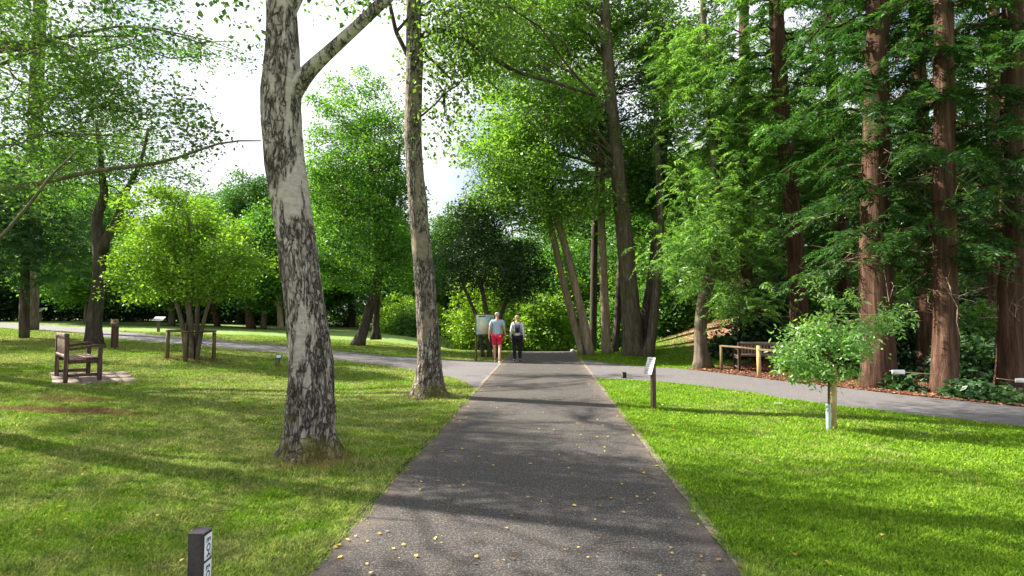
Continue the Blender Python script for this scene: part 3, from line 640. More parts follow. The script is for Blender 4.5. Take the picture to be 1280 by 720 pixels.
g, y = at_base(37, 413)
tree('ash_tree', 'tall loose-crowned ash with pale trunk at the far left beyond the path', 'tree', [PX([(37, 413, 9), (40, 300, 8.5), (44, 150, 8), (50, 0, 7), (55, -160, 4)], y)],
     [BL(40, 60, 90, 90, y, 4), BL(130, 150, 60, 60, y, 3), BL(40, 200, 80, 60, y, 4)], 240, 80, .55, .13, M['lf_mid'], M['bark'], 22, r0=.1, hole=.05)
g, y = at_base(117, 432)
tree('crooked_tree', 'crooked dark-trunked tree behind the left bench, forking into two bent arms', 'tree',
     [PX([(117, 432, 10), (117, 410, 8.6), (120, 385, 8), (124, 350, 7.2), (126, 320, 8), (122, 300, 7), (120, 275, 6), (124, 258, 5.5), (132, 247, 5), (128, 225, 4), (126, 195, 3), (120, 150, 2)], y),
      PX([(127, 312, 6), (136, 290, 5), (146, 280, 4.5), (150, 262, 4), (156, 240, 3.6), (168, 222, 3), (180, 190, 2), (185, 160, 1.4)], y)],
     [BL(110, 185, 70, 35, y, 1.8), BL(190, 190, 55, 40, y, 1.6), BL(70, 215, 60, 25, y, 1.5), BL(225, 215, 40, 25, y, 1.2)], 130, 85, .4, .085, M['lf_mid'], M['bark_dark'], 23, r0=.04, attach=.5, hole=.03, roots=.3)
g, y = at_base(60, 424)
tree('weeping_conifer', 'blue-green weeping tree with trailing foliage at the far left behind the bench', 'tree', [PX([(30, 424, 5.5), (32, 300, 4.5), (34, 220, 2)], y)],
     [BL(20, 300, 75, 60, y, 2.2), BL(70, 310, 40, 55, y, 1.6), BL(-30, 260, 60, 70, y, 2), BL(40, 250, 55, 35, y, 1.8)], 170, 9, .42, .17, M['lf_blue'], M['bark_dark'], 24, style='frond', r0=.05, hole=-2)

# fenced multi-stemmed tree
g, y = at_base(238, 450)
def stem(pts): return PX(pts, y)
tree('multi_stemmed_tree', 'small multi-stemmed tree with lime green crown inside the timber guard fence', 'tree',
     [stem([(238, 450, 3.5), (240, 420, 3), (238, 385, 2.6), (225, 340, 2), (212, 300, 1.2)]), stem([(232, 450, 3.2), (230, 415, 2.8), (222, 380, 2.4), (200, 345, 1.8), (182, 315, 1)]), stem([(243, 450, 3.5, .1), (247, 420, 3, .1), (246, 380, 2.6), (258, 340, 2), (270, 290, 1.2)]),
      stem([(235, 449, 3, .2), (234, 410, 2.6, .2), (240, 370, 2.4), (240, 320, 2), (235, 270, 1.2)]), stem([(246, 449, 2.6, -.1), (252, 412, 2.4), (262, 375, 2), (285, 345, 1.4), (300, 320, 1)]), stem([(240, 450, 2.6, -.15), (238, 410, 2.4), (232, 370, 2), (215, 340, 1.4)])],
     [BL(205, 285, 55, 55, y, 1.1), BL(265, 320, 60, 50, y, 1.1), BL(180, 330, 38, 40, y, .8), BL(225, 350, 60, 28, y, .9), BL(310, 335, 30, 35, y, .6), BL(195, 250, 35, 22, y, .6)], 150, 150, .27, .08, M['lf_lime'], M['bark'], 25, nl=20, r0=.022, attach=.45, twr=.006, sides=8)
# maple behind birches
g, y = at_base(449, 432)
tree('maple_tree', 'round bright green tree with two leaning dark trunks between the birches', 'tree',
     [PX([(447, 432, 7.5), (455, 412, 6), (463, 385, 6), (470, 360, 5.6), (474, 330, 4.8), (470, 250, 4), (455, 150, 2)], y), PX([(470, 421, 5, 1), (470, 400, 4, 1), (472, 370, 4, 1), (476, 335, 5, .5), (490, 270, 3), (500, 180, 1.6)], y)],
     [BL(450, 165, 62, 82, y, 3), BL(420, 250, 50, 70, y, 2.6), BL(485, 260, 45, 80, y, 2.6), BL(450, 320, 70, 38, y, 2.6), BL(400, 320, 28, 45, y, 1.6), BL(500, 330, 30, 35, y, 1.6)], 620, 100, .33, .11, M['lf_bright'], M['bark_dark'], 26, nl=26, r0=.07, attach=.25, roots=.5)
# dark rounded tree by the map board
g, y = at_base(607, 443)
y = 21.0
tree('holm_oak', 'dense very dark green broad tree behind the map board and the two walkers', 'tree',
     [PX([(612, 447, 3.4), (610, 400, 3), (600, 350, 2.6), (590, 300, 2)], y), PX([(620, 446, 3), (624, 400, 2.6), (640, 355, 2.2), (655, 330, 1.5)], y), PX([(604, 447, 2.6), (598, 400, 2.2), (582, 365, 2), (570, 330, 1.4)], y)],
     [BL(590, 305, 45, 52, y, 2), BL(635, 335, 48, 42, y, 2), BL(600, 265, 38, 32, y, 1.6), BL(665, 350, 28, 26, y, 1.2), BL(570, 345, 28, 30, y, 1.2)], 220, 140, .3, .085, M['lf_dark'], M['bark_dark'], 27, nl=24, r0=.04, attach=.45, hole=-2)
# central trees
g, y = at_base(790, 444); YC = y
tree('tall_central_tree', 'tallest central tree, thick straight grey-brown trunk at the end of the path', 'tree',
     [PX([(793, 446, 15), (791, 430, 12.8), (788, 380, 11.4), (783, 320, 10.6), (776, 250, 9.8), (769, 180, 8.8), (762, 110, 8), (757, 40, 7), (755, -60, 5), (755, -180, 2)], YC),],
     [BL(650, 60, 85, 80, YC, 3.4), BL(760, 40, 90, 70, YC + 1, 3.5), BL(640, 180, 70, 65, YC - .5, 2.8), BL(700, 250, 75, 38, YC, 2.6), BL(790, 190, 55, 50, YC + 2.5, 2.), BL(690, -60, 110, 70, YC, 3.5), BL(820, 110, 50, 80, YC + 1, 2.5), BL(620, 245, 45, 35, YC, 2), BL(705, 120, 45, 50, YC - 1.5, 2)], 1250, 90, .36, .115, M['lf_bright'], M['bark'], 31, nl=44, r0=.10, attach=.35, roots=.15, hole=-.08)
tree('twin_leaning_tree', 'pair of joined pale trunks leaning left at the crest of the path', 'tree',
     [PX([(738, 444, 6), (729, 400, 5.4), (717, 350, 5), (704, 300, 4.6), (691, 260, 4.2), (677, 225, 4), (660, 170, 2.5)], YC + .6), PX([(728, 443, 5, .3), (714, 390, 4.6, .3), (701, 340, 4.2, .3), (690, 290, 4, .3), (680, 245, 4, .3), (668, 210, 3, .3)], YC + .6)],
     [BL(650, 170, 45, 40, YC + .6, 1.6), BL(690, 200, 40, 30, YC + .6, 1.5), BL(625, 210, 40, 28, YC + .6, 1.4)], 90, 120, .42, .11, M['lf_bright'], M['bark_pale'], 32, nl=10, r0=.05, attach=.7)
tree('slim_tree', 'slim pale trunk standing just right of the leaning twin trunks', 'tree', [PX([(758, 444, 6), (757, 400, 5.5), (754, 340, 5), (752, 280, 4.5), (752, 200, 3.5), (750, 120, 2)], YC + 1.2)],
     [BL(745, 160, 40, 50, YC + 1.2, 1.5), BL(735, 260, 30, 22, YC + 1.2, 1.2)], 70, 110, .4, .11, M['lf_mid'], M['bark_pale'], 33, nl=8, r0=.04, attach=.5)
tree('slim_tree', 'dark slender trunk between the leaning twins and the slim pale trunk', 'tree', [PX([(741, 446, 5), (742, 380, 4.6), (743, 300, 4.2), (746, 220, 3.5), (738, 120, 2)], YC + 3)],
     [BL(725, 140, 45, 50, YC + 3, 1.6)], 60, 110, .4, .11, M['lf_mid'], M['bark_dark'], 34, nl=8, r0=.04, attach=.5)
tree('forked_tree', 'dark curving trunk behind the tall central tree, bowing to the right', 'tree', [PX([(800, 446, 7), (806, 400, 6.6), (815, 350, 6.4), (820, 300, 6), (826, 240, 6), (830, 170, 5), (835, 60, 3)], YC + .5)],
     [BL(840, 120, 45, 80, YC + 1, 2), BL(820, 230, 45, 35, YC + 1, 1.8)], 120, 110, .45, .115, M['lf_mid'], M['bark_dark'], 35, nl=12, r0=.06, attach=.45)
tree('forked_tree', 'sunlit brown trunk right of the tall central tree, leaning right from its foot', 'tree', [PX([(808, 447, 8), (814, 425, 6), (818, 390, 5.6), (824, 330, 5), (826, 270, 4.5), (822, 200, 4), (820, 130, 3), (826, 40, 2)], YC - .4)],
     [BL(850, 60, 45, 50, YC, 2), BL(800, 30, 45, 45, YC, 2)], 110, 110, .45, .115, M['lf_mid'], M['bark'], 36, nl=12, r0=.05, attach=.6, roots=.5)
g, y = at_base(770, 441)
tree('slim_tree', 'thin dark stem growing immediately left of the thick central trunk', 'tree', [PX([(768, 446, 5), (772, 400, 4.5), (775, 340, 4), (778, 280, 3), (790, 200, 2)], YC + 1.6)],
     [BL(800, 250, 30, 35, YC + 1.6, 1.4)], 50, 100, .4, .11, M['lf_mid'], M['bark_dark'], 37, nl=6, r0=.04, attach=.5)
# feathery tree right of the crest
g, y = at_base(878, 460); YD = y
tree('feathery_tree', 'feathery bright green tree with bent brown trunk before the earth bank', 'tree',
     [PX([(879, 461, 11), (876, 440, 8), (875, 410, 7.5), (878, 380, 7.5), (884, 355, 8), (893, 330, 8), (896, 250, 6), (890, 150, 5), (880, 40, 4), (875, -80, 2)], YD)],
     [BL(870, 60, 50, 60, YD, 2), BL(880, 150, 50, 45, YD, 1.8), BL(885, 235, 45, 40, YD - .6, 1.5), BL(865, 310, 30, 50, YD - .8, 1.2), BL(915, 290, 34, 45, YD - .5, 1.4), BL(918, 180, 38, 60, YD, 1.6), BL(925, 375, 38, 18, YD - 1.0, .9)], 190, 11, .42, .14, M['lf_firb'], M['bark'], 41, nl=26, r0=.05, attach=.25, style='frond', roots=.6, hole=-2)

# ---- redwoods
def redwood(label, px, Y, hz, lmin, lmax, seed, z0=2.2, ztop=13.5, nb_=60, dead=14, lm='lf_fir', dens=9, scale=1.):
    dens *= 1.12; z0 -= .7; nb_ = int(nb_ * 1.15)
    st = np.array(PX(px, Y)); base = st[0][:3].copy(); base[2] = float(gz(base[0], base[1])); 
    top = st[-1]; ext = [(top[0], top[1], z, top[3] * max(.1, 1 - (z - top[2]) / (hz - top[2]) * .9)) for z in np.linspace(top[2] + 1, hz, 6)]
    s = np.vstack([st, ext]); root = empty('redwood_tree', base, label, 'redwood tree', 'tall red-barked conifers right of the side path')
    q = resample(s, int(hz * 5)); q[0] = s[0]; d = q[:, 2] - base[2]; q[:, 3] *= 1 + .28 * np.exp(-np.maximum(d, 0) / .35); q[0, 2] -= .2
    tb = MB(); tb.tube(q[:, :3], q[:, 3], 28, True, .16, seed); tb.build('trunk', M['bark_red'], root, origin=base)
    r = np.random.default_rng(seed); wood = MB(); P0 = []; D0 = []
    for k in range(nb_):
        z = z0 + (ztop - z0) * ((k + r.random()) / nb_) ** 1.05; i = int(np.argmin(abs(q[:, 2] - z))); p = q[i, :3]; az = k * 2.4 + r.random() * .8
        ln = (lmin + (lmax - lmin) * r.random()) * scale * (.7 + .3 * min(1, (z - z0 + 1) / 3)); d = np.array([math.cos(az), math.sin(az), 0]); e = p + d * ln + np.array([0, 0, -.32 * ln * (.3 + r.random())])
        m_ = (p + e) / 2 + np.array([0, 0, .22 * ln]); B_ = bez(p, m_, e, 9); B_[1:] += .05 * r.standard_normal((8, 3)); wood.tube(B_, np.linspace(.035, .006, 9), 5, False)
        m2 = int(dens * ln * 1.3); t = .22 + .78 * r.random(m2); idx = t * 8; i0 = np.minimum(idx.astype(int), 7); fr = (idx - i0)[:, None]; pp = B_[i0] * (1 - fr) + B_[i0 + 1] * fr
        sd_ = np.cross(d, [0, 0, 1]); dd = d * (.5 + .5 * r.random((m2, 1))) + sd_ * r.choice([-1, 1], (m2, 1)) * (.4 + .8 * r.random((m2, 1))); dd[:, 2] += r.normal(-.1, .25, m2)
        P0.append(pp + .06 * r.standard_normal(pp.shape)); D0.append(dd)
    wood.build('branches', M['bark_red'], root, origin=base)
    for k in range(dead):
        dw = MB(); z = 1.3 + r.random() * 4.5; i = int(np.argmin(abs(q[:, 2] - z))); az = r.random() * 6.28; ln = .5 + 1.2 * r.random(); d = np.array([math.cos(az), math.sin(az), .25 * r.standard_normal()])
        B_ = bez(q[i, :3], q[i, :3] + d * ln * .5 + [0, 0, .1], q[i, :3] + d * ln + [0, 0, -.25 * ln * r.random()], 7); B_[1:] += .03 * r.standard_normal((6, 3)); dw.tube(B_, np.linspace(.016, .004, 7), 4, False)
        for _ in range(3):
            p = B_[r.integers(2, 6)]; dw.tube([p, p + .2 * r.standard_normal(3), p + .35 * r.standard_normal(3)], [.006, .005, .002], 3, False)
        dw.build('dead_branch', M['bark_pale'], root, origin=base)
    lb = MB(); frond_cloud(lb, np.concatenate(P0), np.concatenate(D0), .46 * scale, .15 * scale, seed, 16, .45); lb.build('crown', M[lm], root, smooth=False, origin=base)
    return root
Y1 = G(998, 470)[1] ; Y2 = G(1095, 484)[1]; Y4 = G(1180, 492)[1]; Y5 = G(1265, 490)[1]
redwood('redwood rising directly behind the young staked sapling, with thick ridged foot', [(1097, 484, 19), (1096, 440, 18.5), (1094, 360, 17.5), (1093, 280, 16), (1095, 180, 14.5), (1096, 80, 13), (1097, 0, 12.5)], Y2, 20, 1.3, 2.6, 51, z0=3.2, nb_=58, lm='lf_firshade')
redwood('redwood second from the right edge, sunlit strip on its left flank', [(1181, 492, 14.5), (1182, 440, 13.5), (1182, 360, 12.8), (1180, 260, 12), (1180, 150, 11.5), (1180, 40, 10.5), (1180, 0, 10)], Y4, 19, 1.2, 2.4, 52, z0=3.4, nb_=50, lm='lf_firshade')
redwood('redwood at the right edge of the view, darkest and covered in bare twigs', [(1263, 491, 14.5), (1264, 400, 13.5), (1265, 300, 12.5), (1266, 150, 12), (1266, 0, 11)], Y5, 19, 1.3, 2.6, 53, z0=3.0, nb_=52, dead=30, lm='lf_firshade')
redwood('slim redwood just left of the sapling, its bark brightly sunlit halfway up', [(1000, 452, 11), (1000, 410, 10.5), (996, 350, 10), (994, 290, 9.5), (985, 220, 9), (976, 120, 9), (971, 30, 9), (970, 0, 8.5)], 16.5, 21, 1.4, 3.0, 54, z0=5.6, nb_=48)
redwood('dark redwood standing back between the thick one behind the sapling and its right neighbour', [(1160, 474, 11), (1159, 400, 10.5), (1158, 300, 9.5), (1152, 180, 9), (1147, 80, 8.5), (1146, 0, 8)], 14.6, 21, 1.2, 2.4, 55, z0=4.4, nb_=44, lm='lf_firshade')
redwood('thin redwood seen above the sapling, half hidden in feathery foliage', [(1060, 458, 8), (1058, 380, 8), (1052, 300, 7.5), (1047, 220, 7), (1040, 120, 6.5), (1035, 0, 6)], 18.5, 22, 1.4, 3.0, 56, z0=3.2, nb_=66)
redwood('distant redwood trunk just inside the right edge behind the darkest one', [(1240, 460, 9), (1240, 300, 8), (1242, 100, 7), (1242, 0, 6)], 20, 22, 1.6, 3.2, 57, z0=3.6, nb_=60, lm='lf_firshade')
redwood('far slim redwood left of the sunlit slim one, mostly veiled by leaves', [(935, 452, 8), (934, 380, 8), (932, 300, 7), (930, 150, 6.5), (930, 0, 6)], 23, 22, 1.6, 3.4, 58, z0=2.6, nb_=76)

# ---- sapling
g, y = at_base(1039, 538)
sp = empty('sapling', g, 'young staked sapling with fine pale green leaves on the right lawn', 'sapling')
tb = MB(); st = PX([(1036, 540, 1.4), (1036, 470, 1.3), (1038, 420, 1.0), (1034, 370, .6)], y - .05); q = resample(st, 20); tb.tube(q[:, :3], q[:, 3], 8, True); tb.build('trunk', M['bark'], sp, origin=g)
blobs = [BL(1040, 425, 50, 24, y, .5), BL(995, 445, 22, 28, y, .3), BL(1030, 385, 16, 26, y, .2), BL(1095, 405, 28, 22, y, .35), BL(1030, 462, 45, 12, y, .4), BL(1000, 405, 26, 10, y, .3), BL(1062, 368, 8, 20, y, .15), BL(1022, 362, 7, 16, y, .15), BL(1118, 392, 14, 14, y, .2), BL(978, 430, 12, 20, y, .2)]
C = crown_pts(blobs, 125, 61, -2); wd_ = MB(); limbs_and_twigs(wd_, q[:, :3], C, blobs, 20, 61, .010, .3, .003, sub=.08); wd_.build('branches', M['bark'], sp, origin=g)
lb = MB(); leaf_cloud(lb, C, 42, .085, .07, 61, .8, hang=.3, asp=.34, up=.3); lb.build('crown', M['lf_sap'], sp, smooth=False, origin=g)
b = MB(); b.tube([W(1041, 541, y + .05), W(1041, 458, y + .05)], [.05, .048], 12); o = b.build('tree_stake', M['wood_pale'], origin=g, smooth=False); o.location = Vector(g)
tag(o, 'round pale timber stake holding the young sapling upright', 'tree stake')
b = MB(); gc = W(1036, 538, y - .05)   # spiral mesh guard
for k in range(10):
    for s_ in (1, -1):
        t = np.linspace(0, 1, 20); an = s_ * t * 2 * np.pi * 1.3 + k * .63; b.tube(np.stack([gc[0] + .028 * np.cos(an), gc[1] + .028 * np.sin(an), gc[2] + t * .36], 1), .0035, 4)
tag(b.build('trunk_guard', M['guard']), 'pale green mesh guard wrapped round the foot of the sapling', 'tree guard')

# ---- shrubs
def shrub(label, px, py, rx, ry, lm, seed, n=70, per=120, leaf=.1, cs=.3, name='shrub', cat='shrub', group=None, Y=None, style='leaf', asp=.6):
    if Y is None: g = G(px, py); Y = g[1]
    else:
        w_ = W(px, py, Y); g = np.array([w_[0], Y, float(gz(w_[0], Y))])
    k = Y / F; r = np.random.default_rng(seed); root = empty(name, g, label, cat, group); H = ry * k * 2; Rx = rx * k
    st = MB()
    blobs = [((g[0], g[1], g[2] + H * .45), (Rx * .75, Rx * .6, H * .5)), ((g[0] - Rx * .45, g[1], g[2] + H * .35), (Rx * .5, Rx * .5, H * .36)), ((g[0] + Rx * .45, g[1] + .1, g[2] + H * .38), (Rx * .5, Rx * .5, H * .42)), ((g[0], g[1] - .2, g[2] + H * .22), (Rx * .85, Rx * .6, H * .22))]
    C = crown_pts(blobs, n, seed, -2, .4)
    for q in C[::4]: st.tube(bez(g + [.25 * r.standard_normal(), .2 * r.standard_normal(), -.05], g + [(q[0] - g[0]) * .3, (q[1] - g[1]) * .3, (q[2] - g[2]) * .6], q, 6), np.linspace(.022, .006, 6), 5, False)
    st.build('stems', M['bark_dark'], root, origin=g)
    lb = MB()
    if style == 'frond':
        P0 = np.repeat(C, 8, 0); D = r.standard_normal((len(P0), 3)); D[:, 2] = abs(D[:, 2]) * .5; frond_cloud(lb, P0, D, cs * 1.6, leaf, seed)
    else: leaf_cloud(lb, C, per, cs, leaf, seed, .75, asp=asp)
    lb.build('foliage', M[lm], root, smooth=False, origin=g); return root
SG = 'shrubs along the back of the lawns'
shrub('bluish dark shrub at the left end of the bright shrub row behind the maple', 432, 408, 28, 17, 'lf_mid', 71, group=SG)
shrub('pale-leaved sunlit shrub in the row between maple trunk and second birch', 490, 411, 26, 21, 'lf_bright', 72, group=SG)
shrub('dense green shrub seen just left of the second birch trunk', 512, 420, 18, 20, 'lf_mid', 73, group=SG, leaf=.13)
shrub('lime-tipped shrub just right of the second birch trunk', 558, 422, 22, 22, 'lf_bright', 74, group=SG, leaf=.13)
shrub('glossy green shrub immediately left of the map board', 583, 423, 20, 19, 'lf_mid', 75, group=SG, leaf=.13)
shrub('tall pale green bush above the hedge between the birches', 505, 398, 60, 28, 'lf_lime', 76, Y=38, n=110, group=SG, leaf=.14)
VG = 'sunlit bushes beyond the crest of the path'
shrub('bright lime bush behind the woman with the backpack', 640, 440, 30, 46, 'lf_lime', 81, Y=34, group=VG, leaf=.15, cs=.36)
shrub('brightest yellow-green bush right of the woman, beyond the path crest', 682, 452, 36, 50, 'lf_lime', 82, Y=33, group=VG, leaf=.17, cs=.36, n=90)
shrub('large lime mass of leaves behind the leaning twin trunks', 705, 445, 44, 64, 'lf_lime', 83, Y=36, n=100, group=VG, leaf=.16, cs=.4)
shrub('bright green bush between the slim trunks right of the twins', 760, 450, 30, 38, 'lf_bright', 84, Y=30, group=VG, leaf=.16, cs=.4)
shrub('tall sunlit yellow-green bush seen through the dark tree by the map board', 600, 430, 50, 72, 'lf_lime', 85, Y=35, n=130, per=130, group=VG, leaf=.16, cs=.45)
UG = 'understory shrubs in the right-hand wood'
k_ = 0
for (px, py, rx, ry, yy_, lm, lab) in [
    (835, 452, 38, 45, 25, 'lf_mid', 'tangled understory bush left of the bare earth bank'),
    (915, 462, 26, 14, 19.5, 'lf_under', 'low dark bush beneath the feathery tree by the wooden rail'),
    (965, 455, 50, 50, 19.5, 'lf_under', 'tall dark bush standing behind the slatted bench'),
    (1035, 468, 45, 55, 17.5, 'lf_mid', 'leafy bush behind the sapling'),
    (1130, 478, 40, 45, 15.5, 'lf_under', 'dark broad-leaved shrub between the sapling and the sunlit redwood'),
    (1215, 488, 34, 30, 13.2, 'lf_under', 'glossy shrub filling the gap between the two right-hand redwoods'),
    (1222, 470, 60, 42, 17, 'lf_mid', 'green shrub further back between the two right-hand redwoods'),
    (1290, 485, 36, 36, 14, 'lf_under', 'dark shrub at the right edge behind the last redwood'),
    (1080, 470, 60, 75, 22, 'lf_mid', 'big rounded bush deep in the wood behind the thick redwood'),
    (1180, 462, 80, 85, 25, 'lf_under', 'tall shadowy bush deep in the wood behind the middle redwoods'),
    (900, 455, 60, 80, 27, 'lf_mid', 'tall leafy bush beyond the earth bank'),
    (1270, 455, 80, 90, 27, 'lf_mid', 'deep background bush near the right edge')]:
    shrub(lab, px, py, rx, ry, lm, 90 + k_, Y=yy_, n=int(50 + rx * ry / 45), per=110, leaf=.1 + .002 * yy_, cs=.3, group=UG); k_ += 1
# hosta-like plants at the path edge right
for (px, py, lab) in [(1200, 497, 'big-leaved low plant left of the gap between right-hand redwoods'), (1225, 500, 'big-leaved low plant in the middle of the gap between right-hand redwoods'), (1250, 502, 'big-leaved low plant just left of the right-edge redwood'), (1128, 488, 'low leafy plant below the white label by the thick redwood')]:
    shrub(lab, px, py, 14, 9, 'lf_under', 130 + k_, n=14, per=44, leaf=.13, cs=.15, name='leafy_plant', cat='plant', group='low plants at the edge of the wood', asp=.5); k_ += 1

# ---- background trees: three kinds, copied
def wild(name, label, seed, lm, bm, H, Rr, low, style='leaf', grp='background trees round the lawns', loc=(0, 0, 0)):
    x, y, z = loc; r = np.random.default_rng(seed)
    stem_ = [(x, y, z, H * .022), (x + .1, y, z + H * .3, H * .018), (x - .2, y + .2, z + H * .6, H * .012), (x, y, z + H * .95, H * .003)]
    blobs = [((x, y, z + H * (.5 + low) * .98), (Rr * .9, Rr * .9, H * .34)), ((x + Rr * .3, y, z + H * .75), (Rr * .6, Rr * .6, H * .22)), ((x - Rr * .35, y + .3, z + H * .45), (Rr * .75, Rr * .7, H * .22)), ((x + Rr * .35, y - .3, z + H * .36), (Rr * .75, Rr * .7, H * .2))]
    return tree(name, label, 'tree', [stem_], blobs, 760, 100 if style == 'leaf' else 7, .6, .17 if style == 'leaf' else .26, M[lm], M[bm], seed, nl=26, r0=.09, attach=.15, style=style, group=grp, hole=0.0, shell=.4)
def gl(px, Y): x = (px - 640) / F * Y; return np.array([x, Y, float(gz(x, Y))])
protoA = wild('beech_tree', 'tall mid-green tree far back behind the fenced tree', 201, 'lf_mid', 'bark', 13, 4.2, .05, loc=gl(300, 44))
protoB = wild('lime_tree', 'bright yellow-green tree far back just left of the nearest birch', 202, 'lf_bright', 'bark', 9, 3.4, 0, loc=gl(330, 36))
protoC = wild('yew_tree', 'dark evergreen far back left of the white information panel', 203, 'lf_dark', 'bark_dark', 8, 3.4, -.08, loc=gl(160, 46))
BG = [(protoA, 230, 50, 1.0, 'tall background tree behind the white information panel'), (protoA, 110, 48, 1.1, 'tall background tree behind the crooked trunk'), (protoA, -10, 46, 1.2, 'big background tree at the extreme left edge'),
      (protoB, 215, 37, 1.05, 'bright background tree just behind the fenced multi-stemmed tree'), (protoB, 110, 38, 1.1, 'bright background tree left of the fenced tree, beyond the path'), (protoA, 440, 46, 1.1, 'mid-green background tree behind the twin-trunked maple'), (protoB, 400, 44, .95, 'bright background tree in the gap right of the nearest birch'), (protoC, 60, 44, 1.0, 'dark evergreen behind the small square white sign'), (protoC, 250, 47, .9, 'dark evergreen behind the fenced multi-stemmed tree'), (protoC, 335, 48, .9, 'dark evergreen half behind the nearest birch'), (protoC, -20, 42, 1., 'dark evergreen at the left edge under the weeping foliage'),
      (protoA, 395, 52, 1.0, 'mid-green background tree directly right of the nearest birch'), (protoA, 560, 48, .95, 'background tree in the sky gap right of the second birch'), (protoB, 500, 42, 1.0, 'bright background tree behind the second birch'), (protoA, 640, 50, 1.15, 'background tree filling the valley behind the walkers'),
      (protoB, 690, 38, 1.0, 'bright background tree behind the leaning twin trunks'), (protoA, 730, 46, 1.3, 'tall background tree behind the slim trunks'), (protoA, 800, 40, 1.25, 'tall background tree behind the thick central trunk'), (protoB, 850, 36, 1.2, 'bright background tree left of the feathery tree'),
      (protoA, 900, 38, 1.3, 'tall wood-edge tree behind the feathery tree'), (protoA, 970, 33, 1.2, 'tall wood-edge tree behind the slim sunlit redwood'), (protoC, 940, 30, 1.1, 'dark evergreen behind the slatted bench'), (protoA, 1050, 36, 1.25, 'tall wood-edge tree behind the sapling'),
      (protoC, 1040, 28, 1.0, 'dark evergreen deep behind the sapling'), (protoA, 1140, 34, 1.1, 'wood-edge tree behind the middle redwoods'), (protoC, 1150, 29, 1.1, 'dark evergreen behind the middle redwoods'), (protoA, 1230, 38, 1.0, 'wood-edge tree in the gap at the right'),
      (protoA, 1330, 32, 1.2, 'wood-edge tree at the extreme right edge'), (protoC, 1270, 30, 1.0, 'dark evergreen behind the right-edge redwood'), (protoB, 1100, 42, 1.4, 'bright tree glimpsed beyond the thick redwood'), (protoA, 860, 55, 1.3, 'far tall tree seen above the valley right of centre')]
for i_, (p, px, Y, s, lab) in enumerate(BG): copy_tree(p, gl(px, Y), i_ * 2.1, s, lab)
r = np.random.default_rng(5); n = 90000; t = r.random(n); Xf = -120 + 230 * t; Yf = 62 + 14 * r.random(n) - 10 * np.abs(Xf / 120) ** 2
top = 9 + 3.5 * np.sin(Xf * .21) + 2.2 * np.sin(Xf * .53 + 2) + np.clip(Xf - 10, 0, 30) * .12; Zf = gz(Xf, Yf) - .5 + top * r.random(n) ** .75 * (1 - .25 * r.random(n))
b = MB(); b.leaves(np.column_stack([Xf, Yf, Zf]), r.standard_normal((n, 3)), r.standard_normal((n, 3)) + [0, 0, .8], .5 + .4 * r.random(n), .38 + 0 * t, np.clip(.5 + .25 * np.sin(Xf * .8) + .2 * r.standard_normal(n), 0, 1))
tag(b.build('distant_woodland', M['lf_mid'], smooth=False), 'continuous mass of distant woodland closing the view behind the lawns', 'woodland', kind='stuff')
# small trees standing on the far lawn at left
g, y = at_base(312, 411)
tree('small_far_tree', 'small far tree with sunlit orange-red trunk left of the nearest birch', 'tree', [PX([(314, 411, 6), (311, 390, 4.5), (309, 365, 4), (312, 340, 3), (318, 300, 1.5)], y)], [BL(315, 320, 34, 42, y, 2), BL(290, 330, 25, 30, y, 2), BL(335, 350, 22, 18, y, 1.5)], 110, 80, .55, .15, M['lf_mid'], M['bark_red'], 43, r0=.06, attach=.4)
g, y = at_base(350, 412)
tree('small_far_tree', 'small far tree with pale trunk at the left side of the nearest birch', 'tree', [PX([(351, 412, 4), (350, 390, 3.6), (346, 360, 3), (345, 320, 1.5)], y)], [BL(345, 335, 26, 35, y, 2)], 60, 90, .55, .15, M['lf_bright'], M['bark_pale'], 44, r0=.06, attach=.4)
g, y = at_base(270, 408)
tree('small_far_tree', 'small far tree with crooked reddish stems right of the fenced tree', 'tree', [PX([(272, 409, 4), (268, 385, 3.5), (262, 360, 3), (268, 340, 1.5)], y), PX([(268, 380, 3), (274, 355, 2.5), (282, 335, 1.2)], y)], [BL(275, 330, 30, 20, y, 1.6)], 50, 90, .5, .14, M['lf_mid'], M['bark_red'], 45, r0=.05, attach=.5)
# long dark clipped hedge across the back left
b = MB(); r = np.random.default_rng(77); hp = [gl(-80, 40), gl(60, 43), (gl(200, 45)), gl(330, 44), gl(400, 42)]; hq = resample(np.array(hp), 160); root = empty('hedge', hq[80], 'long dark clipped hedge across the far left background', 'hedge')
n = 30000; t = r.random(n) * 158; i0 = t.astype(int); P = hq[i0] * (1 - (t - i0)[:, None]) + hq[i0 + 1] * (t - i0)[:, None]; P[:, 1] += (r.random(n) - .5) * 1.2; P[:, 2] += r.random(n) ** .7 * 1.55
D = r.standard_normal((n, 3)); b.leaves(P, D, r.standard_normal((n, 3)), .16 + .08 * r.random(n), .11 + 0 * t, r.random(n)); b.build('foliage', M['lf_dark'], root, smooth=False, origin=hq[80])
b = MB()
for k in range(0, 160, 4): b.tube([hq[k] + [0, 0, -.1], hq[k] + [.05, 0, .7], hq[k] + [.1, 0, 1.4]], [.04, .03, .01], 5)
b.build('stems', M['bark_dark'], root, origin=hq[80])

